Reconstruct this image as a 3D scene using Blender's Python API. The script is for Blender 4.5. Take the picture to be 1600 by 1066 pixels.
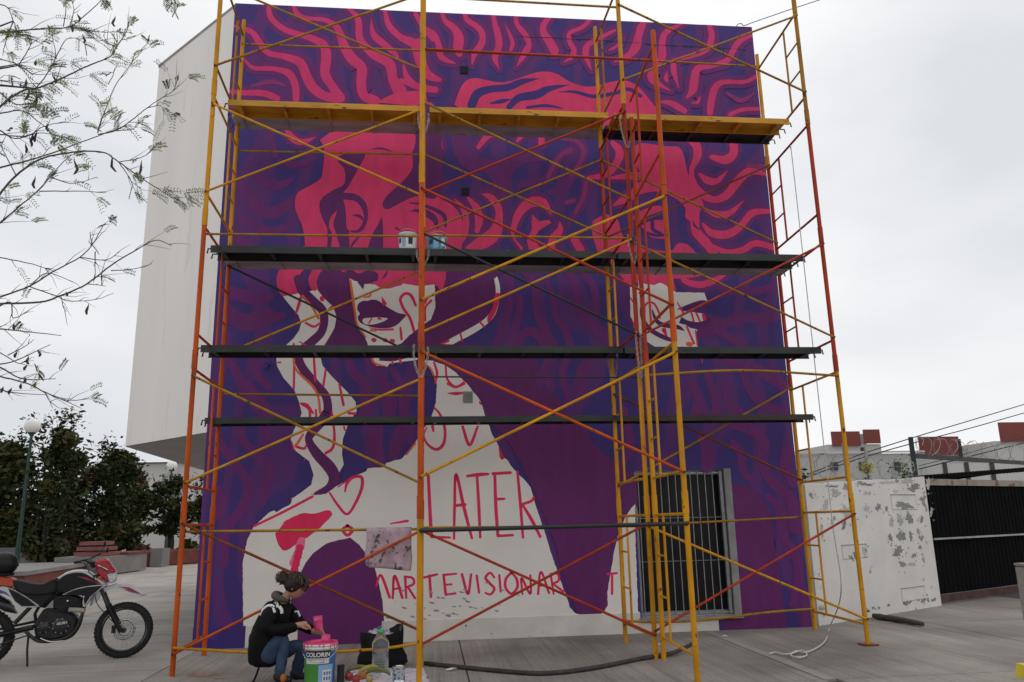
import bpy, math, random
import numpy as np
from mathutils import Vector, Matrix
random.seed(7); np.random.seed(7)
S = bpy.context.scene
for o in list(bpy.data.objects): bpy.data.objects.remove(o)
rad = math.radians
# ------------------------------------------------------------------ camera
PITCH, YAW, ROLL = rad(12.966), rad(6.115), rad(-1.215)
CAM = Vector((2.5693, -9.3854, 1.287)); FPX = 1225.0
_f0 = Vector((math.sin(YAW), math.cos(YAW), 0)); _r0 = Vector((math.cos(YAW), -math.sin(YAW), 0)); _u0 = Vector((0, 0, 1))
FW = _f0*math.cos(PITCH) + _u0*math.sin(PITCH); _u = _u0*math.cos(PITCH) - _f0*math.sin(PITCH)
RT = _r0*math.cos(ROLL) + _u*math.sin(ROLL); UP = _u*math.cos(ROLL) - _r0*math.sin(ROLL)
cd = bpy.data.cameras.new('camera'); cam = bpy.data.objects.new('camera', cd); S.collection.objects.link(cam)
cd.sensor_width = 36; cd.lens = 36*FPX/1600; cd.clip_start = .05; cd.clip_end = 3000
m = Matrix((RT, UP, -FW)).transposed().to_4x4(); m.translation = CAM; cam.matrix_world = m
S.camera = cam
# ------------------------------------------------------------------ sky (overcast) and a weak soft sun
W = bpy.data.worlds.new('World'); S.world = W; W.use_nodes = True
nt = W.node_tree; N = nt.nodes; L = nt.links; N.clear()
out = N.new('ShaderNodeOutputWorld'); bg = N.new('ShaderNodeBackground'); bg.inputs['Strength'].default_value = .1
sky = N.new('ShaderNodeTexSky'); sky.sky_type = 'NISHITA'; sky.sun_disc = False
sky.sun_elevation = rad(60); sky.sun_rotation = rad(20); sky.air_density = 1.0; sky.dust_density = 4.0
tc = N.new('ShaderNodeTexCoord'); mp = N.new('ShaderNodeMapping'); mp.inputs['Scale'].default_value = (1, 1, 2.0)
mp.inputs['Location'].default_value = (2.3, .7, .4)
nz = N.new('ShaderNodeTexNoise'); nz.inputs['Scale'].default_value = 1.5; nz.inputs['Detail'].default_value = 5; nz.inputs['Roughness'].default_value = .5
cr = N.new('ShaderNodeValToRGB'); cr.color_ramp.elements[0].position = .36; cr.color_ramp.elements[1].position = .64
cr.color_ramp.elements[0].color = (6.7, 6.9, 7.25, 1); cr.color_ramp.elements[1].color = (9.3, 9.3, 9.35, 1)
mx = N.new('ShaderNodeMix'); mx.data_type = 'RGBA'; mx.inputs['Factor'].default_value = .96
L.new(tc.outputs['Generated'], mp.inputs['Vector']); L.new(mp.outputs[0], nz.inputs['Vector']); L.new(nz.outputs['Fac'], cr.inputs['Fac'])
L.new(sky.outputs[0], mx.inputs['A']); L.new(cr.outputs[0], mx.inputs['B']); L.new(mx.outputs['Result'], bg.inputs['Color']); L.new(bg.outputs[0], out.inputs[0])
sl = bpy.data.lights.new('sun', 'SUN'); sl.energy = .5; sl.angle = rad(40); sl.color = (1, .97, .93)
so = bpy.data.objects.new('sun', sl); S.collection.objects.link(so)
az, el = rad(20), rad(60)   # veiled, high behind the building
sdir = Vector((math.sin(az)*math.cos(el), math.cos(az)*math.cos(el), math.sin(el)))
so.rotation_euler = (-sdir).to_track_quat('-Z', 'Y').to_euler()
vs = S.view_settings; vs.view_transform = 'Standard'; vs.look = 'None'; vs.exposure = .14; vs.gamma = 1; vs.use_curve_mapping = False
S.render.engine = 'CYCLES'; S.render.resolution_x = 1024; S.render.resolution_y = 682

# ------------------------------------------------------------------ measuring helpers: photo pixel -> point on a plane of the place
def ray(x, y): return RT*((x-800)/FPX) - UP*((y-533)/FPX) + FW
def G(x, y, z=0.0):
    d = ray(x, y); return CAM + d*((z-CAM.z)/d.z)
def P(x, y, Y):
    d = ray(x, y); return CAM + d*((Y-CAM.y)/d.y)
def rowof(p):
    k = Vector(p)-CAM; return 533 - FPX*k.dot(UP)/k.dot(FW)
def onpost(xy, row):
    lo, hi = -1.0, 15.0
    for i in range(45):
        mid = (lo+hi)/2
        if rowof((xy[0], xy[1], mid)) > row: lo = mid
        else: hi = mid
    return Vector((xy[0], xy[1], mid))

# ------------------------------------------------------------------ materials
def lin(c): c /= 255.; return c/12.92 if c <= .04045 else ((c+.055)/1.055)**2.4
def alb(r, g, b, k=1.7): return tuple(min(.85, lin(v)*k) for v in (r, g, b))
MATS = {}
def mat(name, col, rough=.6, metal=0., var=.12, vscale=6., bump=0., bscale=60., chips=None, chipcol=(.1, .06, .035), chipscale=18., chipth=.66, stretch=(1, 1, 1), spec=.4, alpha=1., trans=0., emit=None):
    if name in MATS: return MATS[name]
    M = bpy.data.materials.new(name); M.use_nodes = True; nt = M.node_tree; N = nt.nodes; L = nt.links
    b = N['Principled BSDF']; b.inputs['Roughness'].default_value = rough; b.inputs['Metallic'].default_value = metal
    b.inputs['Specular IOR Level'].default_value = spec
    tc = N.new('ShaderNodeTexCoord'); mp = N.new('ShaderNodeMapping'); mp.inputs['Scale'].default_value = stretch
    L.new(tc.outputs['Object'], mp.inputs[0])
    nz = N.new('ShaderNodeTexNoise'); nz.inputs['Scale'].default_value = vscale; nz.inputs['Detail'].default_value = 6; L.new(mp.outputs[0], nz.inputs['Vector'])
    r = N.new('ShaderNodeValToRGB'); e = r.color_ramp.elements; e[0].position = .3; e[1].position = .7
    e[0].color = tuple(max(0, v*(1-var)) for v in col)+(1,); e[1].color = tuple(min(1, v*(1+var)) for v in col)+(1,)
    L.new(nz.outputs['Fac'], r.inputs[0]); c = r.outputs[0]
    if chips:
        n2 = N.new('ShaderNodeTexNoise'); n2.inputs['Scale'].default_value = chipscale; n2.inputs['Detail'].default_value = 8; n2.inputs['Roughness'].default_value = .62
        L.new(mp.outputs[0], n2.inputs['Vector'])
        r2 = N.new('ShaderNodeValToRGB'); r2.color_ramp.elements[0].position = chipth; r2.color_ramp.elements[1].position = chipth+.025
        L.new(n2.outputs['Fac'], r2.inputs[0])
        mx = N.new('ShaderNodeMix'); mx.data_type = 'RGBA'; mx.inputs['B'].default_value = tuple(chipcol)+(1,)
        L.new(r2.outputs[0], mx.inputs['Factor']); L.new(c, mx.inputs['A']); c = mx.outputs['Result']
    L.new(c, b.inputs['Base Color'])
    if bump:
        n3 = N.new('ShaderNodeTexNoise'); n3.inputs['Scale'].default_value = bscale; n3.inputs['Detail'].default_value = 5; L.new(mp.outputs[0], n3.inputs['Vector'])
        bp = N.new('ShaderNodeBump'); bp.inputs['Strength'].default_value = bump; bp.inputs['Distance'].default_value = .01
        L.new(n3.outputs['Fac'], bp.inputs['Height']); L.new(bp.outputs[0], b.inputs['Normal'])
    if trans: b.inputs['Transmission Weight'].default_value = trans; b.inputs['IOR'].default_value = 1.33
    if alpha < 1: b.inputs['Alpha'].default_value = alpha
    MATS[name] = M; return M

INDIGO = alb(50, 35, 93); PURPLE = alb(84, 32, 86); DEEP = alb(78, 28, 78); PINK = alb(172, 45, 84); PLUM = alb(112, 38, 88); DARK = alb(60, 28, 86)
def paint(name, col): return mat(name, col, .55, var=.10, vscale=5, bump=.35, bscale=45, spec=.25, stretch=(1.6, 1, .5))
paint('paint_indigo', INDIGO); paint('paint_purple', PURPLE); paint('paint_deep', DEEP); paint('paint_pink', PINK); paint('paint_plum', PLUM); paint('paint_dark', DARK)
paint('paint_letter', alb(178, 32, 72)); paint('paint_orange', alb(205, 82, 52))
mat('wall_white', (.80, .755, .705), .7, var=.06, vscale=1.3, bump=.15, bscale=80, chips=True, chipcol=(.33, .31, .29), chipscale=9, chipth=.735)
mat('wall_side', (.80, .77, .74), .75, var=.06, vscale=1.1, bump=.2, bscale=60, stretch=(1, 1, .16), chips=True, chipcol=(.745, .715, .685), chipscale=4.5, chipth=.60)
mat('plinth', (.66, .62, .57), .8, var=.12, vscale=3, bump=.3, bscale=50, chips=True, chipcol=(.16, .15, .13), chipscale=10, chipth=.68)
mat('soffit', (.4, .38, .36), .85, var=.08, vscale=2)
mat('grey_patch', (.3, .29, .28), .9, var=.15, vscale=8)

def wavemat():   # brushed hair waves of the mural's ground coat: two paints in wandering bands
    M = bpy.data.materials.new('paint_ground_waves'); M.use_nodes = True; nt = M.node_tree; N = nt.nodes; L = nt.links; b = N['Principled BSDF']
    b.inputs['Roughness'].default_value = .55; b.inputs['Specular IOR Level'].default_value = .3
    tc = N.new('ShaderNodeTexCoord'); mp = N.new('ShaderNodeMapping'); mp.inputs['Scale'].default_value = (1.0, 1, .55); L.new(tc.outputs['Object'], mp.inputs[0])
    nd = N.new('ShaderNodeTexNoise'); nd.inputs['Scale'].default_value = .9; nd.inputs['Detail'].default_value = 1; L.new(mp.outputs[0], nd.inputs['Vector'])
    sc = N.new('ShaderNodeVectorMath'); sc.operation = 'MULTIPLY_ADD'; sc.inputs[1].default_value = (1.7, 0, 1.7)
    L.new(nd.outputs['Color'], sc.inputs[0]); L.new(mp.outputs[0], sc.inputs[2])
    wv = N.new('ShaderNodeTexWave'); wv.wave_type = 'BANDS'; wv.bands_direction = 'X'; wv.inputs['Scale'].default_value = .62; wv.inputs['Distortion'].default_value = 0
    L.new(sc.outputs[0], wv.inputs['Vector'])
    r = N.new('ShaderNodeValToRGB'); e = r.color_ramp.elements; e[0].position = .55; e[1].position = .72
    e[0].color = INDIGO+(1,); e[1].color = tuple(.55*v+.45*w for v, w in zip(PURPLE, INDIGO))+(1,); L.new(wv.outputs['Fac'], r.inputs[0])
    n2 = N.new('ShaderNodeTexNoise'); n2.inputs['Scale'].default_value = 3; L.new(tc.outputs['Object'], n2.inputs['Vector'])
    h = N.new('ShaderNodeHueSaturation'); mr = N.new('ShaderNodeMapRange'); mr.inputs['To Min'].default_value = .85; mr.inputs['To Max'].default_value = 1.15
    L.new(n2.outputs['Fac'], mr.inputs[0]); L.new(mr.outputs[0], h.inputs['Value']); L.new(r.outputs[0], h.inputs['Color']); L.new(h.outputs[0], b.inputs['Base Color'])
    n3 = N.new('ShaderNodeTexNoise'); n3.inputs['Scale'].default_value = 90; L.new(tc.outputs['Object'], n3.inputs['Vector'])
    bp = N.new('ShaderNodeBump'); bp.inputs['Strength'].default_value = .12; bp.inputs['Distance'].default_value = .01; L.new(n3.outputs['Fac'], bp.inputs['Height']); L.new(bp.outputs[0], b.inputs['Normal'])
    MATS['paint_ground_waves'] = M
wavemat()

def concrete(name, col, dirscale=(38, .6, 1), stain=.35, groove=None):
    M = bpy.data.materials.new(name); M.use_nodes = True; nt = M.node_tree; N = nt.nodes; L = nt.links; b = N['Principled BSDF']
    b.inputs['Roughness'].default_value = .85; b.inputs['Specular IOR Level'].default_value = .25
    g = N.new('ShaderNodeNewGeometry')
    def noise(scale, det, st=(1, 1, 1), ro=.55):
        mp = N.new('ShaderNodeMapping'); mp.inputs['Scale'].default_value = st; L.new(g.outputs['Position'], mp.inputs[0])
        n = N.new('ShaderNodeTexNoise'); n.inputs['Scale'].default_value = scale; n.inputs['Detail'].default_value = det; n.inputs['Roughness'].default_value = ro; L.new(mp.outputs[0], n.inputs['Vector']); return n.outputs['Fac']
    def rng(s, lo, hi, a=.3, c=.7):
        r = N.new('ShaderNodeMapRange'); r.inputs['From Min'].default_value = a; r.inputs['From Max'].default_value = c; r.inputs['To Min'].default_value = lo; r.inputs['To Max'].default_value = hi; L.new(s, r.inputs[0]); return r.outputs[0]
    def mul(a, c):
        x = N.new('ShaderNodeMath'); x.operation = 'MULTIPLY'; L.new(a, x.inputs[0]); L.new(c, x.inputs[1]); return x.outputs[0]
    brush = noise(1, 4, dirscale); big = noise(.55, 6); fine = noise(45, 6, ro=.7); spots = noise(7, 8, ro=.75)
    v = mul(mul(rng(brush, .82, 1.12), rng(big, 1-stain, 1.22)), mul(rng(fine, .76, 1.14), rng(spots, 1.03, .6, .58, .72)))
    if groove: v = mul(v, rng(noise(1, 3, groove, .7), .84, 1.0, .34, .46)); v = mul(v, rng(noise(1, 2, tuple(q*.33 for q in groove)), .93, 1.05, .35, .65))
    c = N.new('ShaderNodeMix'); c.data_type = 'RGBA'; c.blend_type = 'MULTIPLY'; c.inputs['Factor'].default_value = 1; c.inputs['A'].default_value = tuple(col)+(1,)
    L.new(v, c.inputs['B']); L.new(c.outputs['Result'], b.inputs['Base Color'])
    bp = N.new('ShaderNodeBump'); bp.inputs['Strength'].default_value = .35; bp.inputs['Distance'].default_value = .006; L.new(mul(brush, fine), bp.inputs['Height']); L.new(bp.outputs[0], b.inputs['Normal'])
    MATS[name] = M; return M
concrete('concrete_slab', (.31, .28, .25), stain=.48, groove=(11, .22, 1)); concrete('concrete_plaza', (.36, .33, .30), (.5, 14, 1), .35, groove=(.25, 6, 1)); concrete('concrete_far', (.35, .32, .29), (6, 1, 1), .25); concrete('joint', (.09, .085, .08), (1, 1, 1), .2); concrete('concrete_strip', (.33, .31, .285), (2, 2, 1), .25)
def steel(n, col, th=.665): return mat(n, col, .5, var=.28, vscale=5, bump=.15, bscale=50, chips=True, chipcol=(.07, .035, .015), chipscale=22, chipth=th, stretch=(1, 1, .45), spec=.22)
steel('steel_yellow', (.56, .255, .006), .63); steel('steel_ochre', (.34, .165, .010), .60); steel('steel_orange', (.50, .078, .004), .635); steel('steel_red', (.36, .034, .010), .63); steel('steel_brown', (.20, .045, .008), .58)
mat('steel_black', (.018, .019, .02), .5, var=.3, vscale=6, chips=True, chipcol=(.12, .11, .1), chipscale=22, chipth=.70)
mat('galv', (.36, .365, .36), .45, metal=.5, var=.25, vscale=4, chips=True, chipcol=(.16, .14, .12), chipscale=7, chipth=.66)
mat('chain_steel', (.38, .37, .35), .4, metal=.7, var=.4, vscale=30)
mat('black', (.012, .012, .013), .6, var=.3)
mat('rubber', (.016, .016, .016), .85, var=.3, vscale=20, bump=.3, bscale=120)
mat('chrome', (.6, .6, .6), .22, metal=1., var=.1)
mat('dark_metal', (.045, .045, .048), .4, metal=.6, var=.3)
mat('glass_dark', (.018, .016, .018), .15, var=.2, spec=.12)
mat('alu', (.30, .31, .32), .45, metal=.5, var=.2, vscale=12); mat('cement_frame', (.26, .255, .25), .7, var=.2, vscale=6)

# ------------------------------------------------------------------ mesh builder
class MB:
    def __init__(s): s.v = []; s.f = []; s.m = []; s.sm = []; s.ms = []
    def mi(s, m):
        if m not in s.ms: s.ms.append(m)
        return s.ms.index(m)
    def add(s, vs, fs, m, smooth=False):
        b = len(s.v); s.v += [tuple(v) for v in vs]; k = s.mi(m)
        for f in fs: s.f.append([i+b for i in f]); s.m.append(k); s.sm.append(smooth)
        return s
    def box(s, c, d, m, R=None):
        c = Vector(c); h = [x/2 for x in d]; vs = []
        for a in (-1, 1):
            for b in (-1, 1):
                for e in (-1, 1):
                    p = Vector((a*h[0], b*h[1], e*h[2])); vs.append(c+(R@p if R else p))
        return s.add(vs, [(0, 1, 3, 2), (4, 6, 7, 5), (0, 4, 5, 1), (2, 3, 7, 6), (0, 2, 6, 4), (1, 5, 7, 3)], m)
    def tube(s, pts, r, m, n=8, cap=True, smooth=True):
        pts = [Vector(p) for p in pts]; rs = r if isinstance(r, (list, tuple)) else [r]*len(pts)
        rings = []; t0 = (pts[1]-pts[0]).normalized(); a = t0.orthogonal().normalized()
        for i, p in enumerate(pts):
            t = ((pts[min(i+1, len(pts)-1)]-pts[max(i-1, 0)])).normalized()
            a = (a-t*a.dot(t)); a = a.normalized() if a.length > 1e-6 else t.orthogonal().normalized(); b = t.cross(a)
            rings.append([p+(a*math.cos(2*math.pi*k/n)+b*math.sin(2*math.pi*k/n))*rs[i] for k in range(n)])
        vs = [v for rg in rings for v in rg]; fs = []
        for i in range(len(pts)-1):
            for k in range(n): fs.append((i*n+k, i*n+(k+1) % n, (i+1)*n+(k+1) % n, (i+1)*n+k))
        s.add(vs, fs, m, smooth)
        if cap:
            s.add(rings[0], [tuple(range(n))[::-1]], m); s.add(rings[-1], [tuple(range(n))], m)
        return s
    def lathe(s, prof, m, n=24, c=(0, 0, 0), R=None, smooth=True):
        c = Vector(c); vs = []
        for (r, z) in prof:
            for k in range(n):
                p = Vector((r*math.cos(2*math.pi*k/n), r*math.sin(2*math.pi*k/n), z)); vs.append(c+(R@p if R else p))
        fs = [(i*n+k, i*n+(k+1) % n, (i+1)*n+(k+1) % n, (i+1)*n+k) for i in range(len(prof)-1) for k in range(n)]
        return s.add(vs, fs, m, smooth)
    def sphere(s, c, r, m, n=16, k=10, R=None):
        r3 = r if isinstance(r, (list, tuple)) else (r, r, r); c = Vector(c); vs = []
        for i in range(k+1):
            t = math.pi*i/k
            for j in range(n):
                p = Vector((r3[0]*math.sin(t)*math.cos(2*math.pi*j/n), r3[1]*math.sin(t)*math.sin(2*math.pi*j/n), r3[2]*math.cos(t))); vs.append(c+(R@p if R else p))
        return s.add(vs, [(i*n+j, (i+1)*n+j, (i+1)*n+(j+1) % n, i*n+(j+1) % n) for i in range(k) for j in range(n)], m, True)
    def prism(s, poly, a, b, m, mp=None):   # outline (u,v) swept from a to b along the third axis; mp maps (u,v,t) to a point
        mp = mp or (lambda u, v, t: (u, t, v)); n = len(poly)
        vs = [mp(u, v, a) for u, v in poly]+[mp(u, v, b) for u, v in poly]
        s.add(vs, [tuple(range(n)), tuple(range(2*n-1, n-1, -1))]+[(i, i+n, (i+1) % n+n, (i+1) % n) for i in range(n)], m); return s
    def build(s, name, parent=None, world=True, **props):
        off = Vector((0, 0, 0))
        if parent is not None and world:
            r = parent
            while r.parent: r = r.parent
            off = Vector(r.location)
        me = bpy.data.meshes.new(name); me.from_pydata([(v[0]-off.x, v[1]-off.y, v[2]-off.z) for v in s.v], [], s.f)
        for k in s.ms: me.materials.append(MATS[k])
        me.polygons.foreach_set('material_index', s.m); me.polygons.foreach_set('use_smooth', s.sm); me.update()
        o = bpy.data.objects.new(name, me); S.collection.objects.link(o)
        if parent is not None: o.parent = parent
        for k, v in props.items(): o[k] = v
        return o
def thing(name, label, cat, loc=(0, 0, 0), rz=0., group=None):
    o = bpy.data.objects.new(name, None); S.collection.objects.link(o); o.location = loc; o.rotation_euler = (0, 0, rz); o.empty_display_size = .1
    o['label'] = label; o['category'] = cat
    if group: o['group'] = group
    return o
def tag(o, label, cat, group=None):
    o['label'] = label; o['category'] = cat
    if group: o['group'] = group
    return o
def recenter(o):      # put a top-level mesh's origin at its own base
    vs = np.array([v.co[:] for v in o.data.vertices]); c = Vector(((vs[:, 0].min()+vs[:, 0].max())/2, (vs[:, 1].min()+vs[:, 1].max())/2, vs[:, 2].min()))
    o.data.transform(Matrix.Translation(-c)); o.location = o.location+c; return o
def crom(pts, n=6):   # smooth curve through points of any dimension
    p = [np.array(q, float) for q in pts]; p = [2*p[0]-p[1]]+p+[2*p[-1]-p[-2]]; r = []
    for i in range(1, len(p)-2):
        for k in range(n):
            t = k/n; r.append(.5*(2*p[i]+(p[i+1]-p[i-1])*t+(2*p[i-1]-5*p[i]+4*p[i+1]-p[i+2])*t*t+(3*p[i]-p[i-1]-3*p[i+1]+p[i+2])*t**3))
    r.append(p[-2]); return r

# ------------------------------------------------------------------ ground
g = MB().add([(-500, -60, -.03), (500, -60, -.03), (500, 900, -.03), (-500, 900, -.03)], [(0, 1, 2, 3)], 'concrete_far').build('ground'); g['kind'] = 'structure'
jb = MB().add([(-11.6, -9, -.018), (14, -9, -.018), (14, 12, -.018), (-11.6, 12, -.018)], [(0, 1, 2, 3)], 'joint').build('pavement'); jb['kind'] = 'structure'
xs = [.08+2.82*k for k in range(-4, 5)]; ys = [-8.9, -5.9, -2.93, .03, 3.0, 6.0, 9, 12]
gap = .007
def slab(x0, x1, y0, y1, m='concrete_slab', z=0.):
    if m == 'concrete_slab' and x1 < .2: m = 'concrete_plaza'
    MB().box(((x0+x1)/2, (y0+y1)/2, -.012+z/2), (x1-x0, y1-y0, .024+z), m).build('concrete_strip' if m == 'concrete_strip' else 'concrete_slab', jb)
for i in range(len(xs)-1):
    for j in range(len(ys)-1):
        x0 = xs[i]+gap; x1 = xs[i+1]-gap; y0 = ys[j]+gap; y1 = ys[j+1]-gap
        if abs(xs[i]-5.72) < .1 and y1 < .1: x0 += .115
        if xs[i] > 8.4 and xs[i] < 8.7 and ys[j] >= 0: y1 = min(y1, 6)
        slab(x0, x1, y0, y1, z=random.uniform(-.001, .001))
slab(5.72+gap, 5.835-gap*.4, -2.92, 0, 'concrete_strip', .002)
mat('orange_stain', (.36, .17, .10), .85, var=.25, vscale=12)
for (sx, sy, sr) in ((318, 1056, .10), (345, 1060, .05), (300, 1053, .04)):
    c_ = G(sx, sy); MB().add([(c_.x+sr*random.uniform(.7, 1.5)*math.cos(t), c_.y+sr*random.uniform(.4, .8)*math.sin(t), .0035) for t in [k*math.pi/9 for k in range(18)]], [tuple(range(18))], 'orange_stain').build('paint_stain', jb)

# ------------------------------------------------------------------ the mural building
WX, WH = 7.075, 8.023
bld = thing('mural_building', 'tall flat-roofed white building whose front wall carries the purple and pink mural', 'building', (WX/2, 0, 0))
wx0, wx1, wz0, wz1 = 5.02, 6.20, .17, 1.85
fw = MB()
for (a, b, c, d) in ((0, wx0, 0, WH), (wx1, WX, 0, WH), (wx0, wx1, 0, wz0), (wx0, wx1, wz1, WH)):
    fw.add([(a, 0, c), (b, 0, c), (b, 0, d), (a, 0, d)], [(0, 1, 2, 3)], 'paint_ground_waves')
D_ = .2
fw.add([(0, 0, 0), (0, D_, 0), (0, D_, WH), (0, 0, WH)], [(0, 1, 2, 3)], 'wall_side'); fw.add([(WX, 0, 0), (WX, D_, 0), (WX, D_, WH), (WX, 0, WH)], [(3, 2, 1, 0)], 'wall_side')
fw.add([(0, 0, WH), (WX, 0, WH), (WX, D_, WH), (0, D_, WH)], [(0, 1, 2, 3)], 'wall_side'); fw.add([(0, D_, 0), (WX, D_, 0), (WX, D_, WH), (0, D_, WH)], [(3, 2, 1, 0)], 'black')
fw.add([(wx0, 0, wz0), (wx0, D_, wz0), (wx0, D_, wz1), (wx0, 0, wz1), (wx1, 0, wz0), (wx1, D_, wz0), (wx1, D_, wz1), (wx1, 0, wz1)], [(0, 1, 2, 3), (7, 6, 5, 4), (1, 0, 4, 5), (3, 2, 6, 7)], 'wall_side')
fw.build('front_wall', bld)
Z0 = 2.37
plan = [(.01, .02), (-1.46, 1.56), (-1.72, 5.87), (-1.72, 10), (WX-.01, 10), (WX-.01, .21), (.01, .21)]
up = MB(); n = len(plan)
vs_ = [(x, y, Z0) for x, y in plan]+[(x, y, 8.0) for x, y in plan]
up.add(vs_, [(i, (i+1) % n, (i+1) % n+n, i+n) for i in range(n)]+[tuple(range(n, 2*n))], 'wall_side'); up.build('side_wall', bld)
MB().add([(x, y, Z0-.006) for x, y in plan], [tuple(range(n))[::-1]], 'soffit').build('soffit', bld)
MB().prism([(.0, .02), (-1.475, 1.56), (-1.735, 5.87)][::1]+[(-1.70, 5.87), (-1.44, 1.575), (.03, .04)], 8.0, 8.035, 'grey_patch', lambda u, v, t: (u, v, t)).build('coping', bld)
MB().box((3.9, 5.1, 1.18), (6.2, 9.7, 2.36), 'wall_side').build('ground_floor', bld)
# plinth band (white lower part, purple where the mural runs over it)
def wp(x, y, Y=0.): return P(x, y, Y)
zpl = .235
for a, b, m in ((0, .56, 'paint_indigo'), (.56, 1.12, 'plinth'), (1.12, 2.04, 'paint_deep'), (2.04, 5.93, 'plinth')):
    MB().add([(a, -.018, 0), (b, -.018, 0), (b, -.018, zpl-.01), (b, 0, zpl), (a, 0, zpl), (a, -.018, zpl-.01)], [(0, 1, 2, 5), (5, 2, 3, 4)], m).build('plinth_band', bld) if b <= 5 else \
    MB().add([(a, -.018, 0), (b, -.018, 0), (b, -.018, wz0-.03), (5.0, -.018, wz0-.03), (5.0, -.018, zpl-.01), (a, -.018, zpl-.01), (a, 0, zpl), (5.0, 0, zpl)], [(0, 1, 2, 3, 4, 5), (5, 4, 7, 6)], m).build('plinth_band', bld)
# window
win = MB()
fr = .05
for (a, b, c, d) in ((wx0, wx1, wz1-fr, wz1), (wx0, wx1, wz0, wz0+fr), (wx0, wx0+fr, wz0+fr, wz1-fr), (wx1-fr, wx1, wz0+fr, wz1-fr)):
    win.box(((a+b)/2, .12, (c+d)/2), (b-a-.004, .05, d-c-.004), 'alu')
win = win.build('window', bld)
MB().box(((wx0+wx1)/2, .145, (wz0+wz1)/2), (wx1-wx0-.08, .008, wz1-wz0-.08), 'glass_dark').build('pane', win)
MB().box(((wx0+wx1)/2, -.02, wz0-.02), (wx1-wx0+.06, .06, .035), 'alu').build('sill', win)
for k in range(12):
    x = wx0+.05+k*(wx1-wx0-.16)/11
    MB().tube([(x, .015, wz0+.005), (x, .015, wz1-.005)], .0062, 'alu', 6).build('bar', win)
for z in (wz0+.03, wz0+.62, wz0+1.12, wz1-.03):
    MB().box(((wx0+wx1)/2, .032, z), (wx1-wx0-.01, .012, .018 if z in (wz0+.03, wz1-.03) else .005), 'alu').build('cross_bar', win)
MB().box((wx1-.02, -.004, (wz0+wz1)/2), (.085, .03, wz1-wz0+.03), 'cement_frame').build('shutter_guide', win); MB().box((wx1-.09, .05, (wz0+wz1)/2), (.035, .05, wz1-wz0-.02), 'alu').build('shutter_guide', win)
# small openings in the wall
mat('hole_dark', (.02, .014, .03), .9)
for (x, y) in ((725, 110), (727, 300)):
    p = P(x, y, 0); v = MB()
    v.box((p.x, -.013, p.z), (.10, .012, .10), 'hole_dark').build('wall_vent', bld)
p = P(731, 621, 0); v = MB().box((p.x, -.016, p.z), (.115, .012, .14), 'alu').build('louvre_vent', bld)
for k in range(5): MB().box((p.x, -.026, p.z-.052+k*.026), (.105, .012, .015), 'galv', Matrix.Rotation(.5, 3, 'X')).build('slat', v)
p = P(418, 573, 0); MB().tube([(p.x, 0, p.z+.02), (p.x, -.05, p.z+.02), (p.x, -.055, p.z-.03)], .022, 'paint_indigo', 10).build('drain_spout', bld)
# ------------------------------------------------------------------ mural: paint laid on the wall, traced in strokes and fields
CR = dict(c1=(180, 0, .3125), c2=(640, 0, .22514), c3=(900, 0, .26266), c4=(280, 180, .25047), c5=(640, 180, .22514), c6=(920, 180, .25047),
 d1=(280, 380, .25047), d2=(640, 380, .22514), d3=(920, 380, .25047), d4=(260, 600, .26266), d5=(640, 600, .22514), d6=(920, 600, .25047), d7=(560, 800, .275), d8=(940, 800, .2875), b2=(360, 860, .2), px=(0, 0, 1.), e1=(516, 406, .1764), e2=(938, 391, .1756))
LAYERS = []      # (bbox, layer)
MUR = {}
def layer_of(pts):
    a = np.array(pts); bb = (a[:, 0].min()-.01, a[:, 1].min()-.01, a[:, 0].max()+.01, a[:, 1].max()+.01); l = 0
    for q, k in LAYERS:
        if k > l-1 and q[0] < bb[2] and bb[0] < q[2] and q[1] < bb[3] and bb[1] < q[3]: l = max(l, k+1)
    LAYERS.append((bb, l)); return l
def towall(x, y):
    p = P(x, y, 0); return (min(max(p.x, .002), WX-.002), min(max(p.z, .002), WH-.003))
def put(part, pts, faces, m):
    l = layer_of(pts); y = -.0015-.00022*l
    if part == 'painted_plinth': y -= .019
    if part == 'bare_patches': MUR.setdefault(part, MB()).add([(x, y, z) for x, z in pts], faces, m)
    else: MB().add([(x, y, z) for x, z in pts], faces, m).build(part, bld)
def stroke(crop, data, m, part='painted_strand', grow=0., rough=0.):
    x0, y0, k = CR[crop]; q = crom(data, 7)
    pts = [(x0+a[0]*k, y0+a[1]*k, max(.3, a[2]*k+grow)) for a in q]
    L_, R_ = [], []; n = len(pts)
    for i, (x, y, w) in enumerate(pts):
        xa, ya, _ = pts[max(i-1, 0)]; xb, yb, _ = pts[min(i+1, n-1)]
        dx, dy = xb-xa, yb-ya; d = math.hypot(dx, dy) or 1; nx, ny = -dy/d, dx/d
        e = random.uniform(-rough, rough)
        L_.append((x+nx*(w/2+e), y+ny*(w/2+e))); R_.append((x-nx*(w/2+e), y-ny*(w/2+e)))
    vs = L_+R_; fs = [(i, i+1, n+i+1, n+i) for i in range(n-1)]
    for i, j in ((0, 1), (n-1, n-2)):      # round caps on blunt ends
        x, y, w = pts[i]
        if w > 3:
            dx, dy = x-pts[j][0], y-pts[j][1]; d = math.hypot(dx, dy) or 1; ux, uy = dx/d, dy/d
            ax, ay = L_[i][0]-x, L_[i][1]-y; b0 = len(vs)
            vs += [(x+ax*math.cos(t)+ux*w/2*math.sin(t), y+ay*math.cos(t)+uy*w/2*math.sin(t)) for t in [math.pi*q/6 for q in range(1, 6)]]
            fs.append((i, b0, b0+1, b0+2, b0+3, b0+4, n+i))
    put(part, [towall(*p) for p in vs], fs, m)
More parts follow.
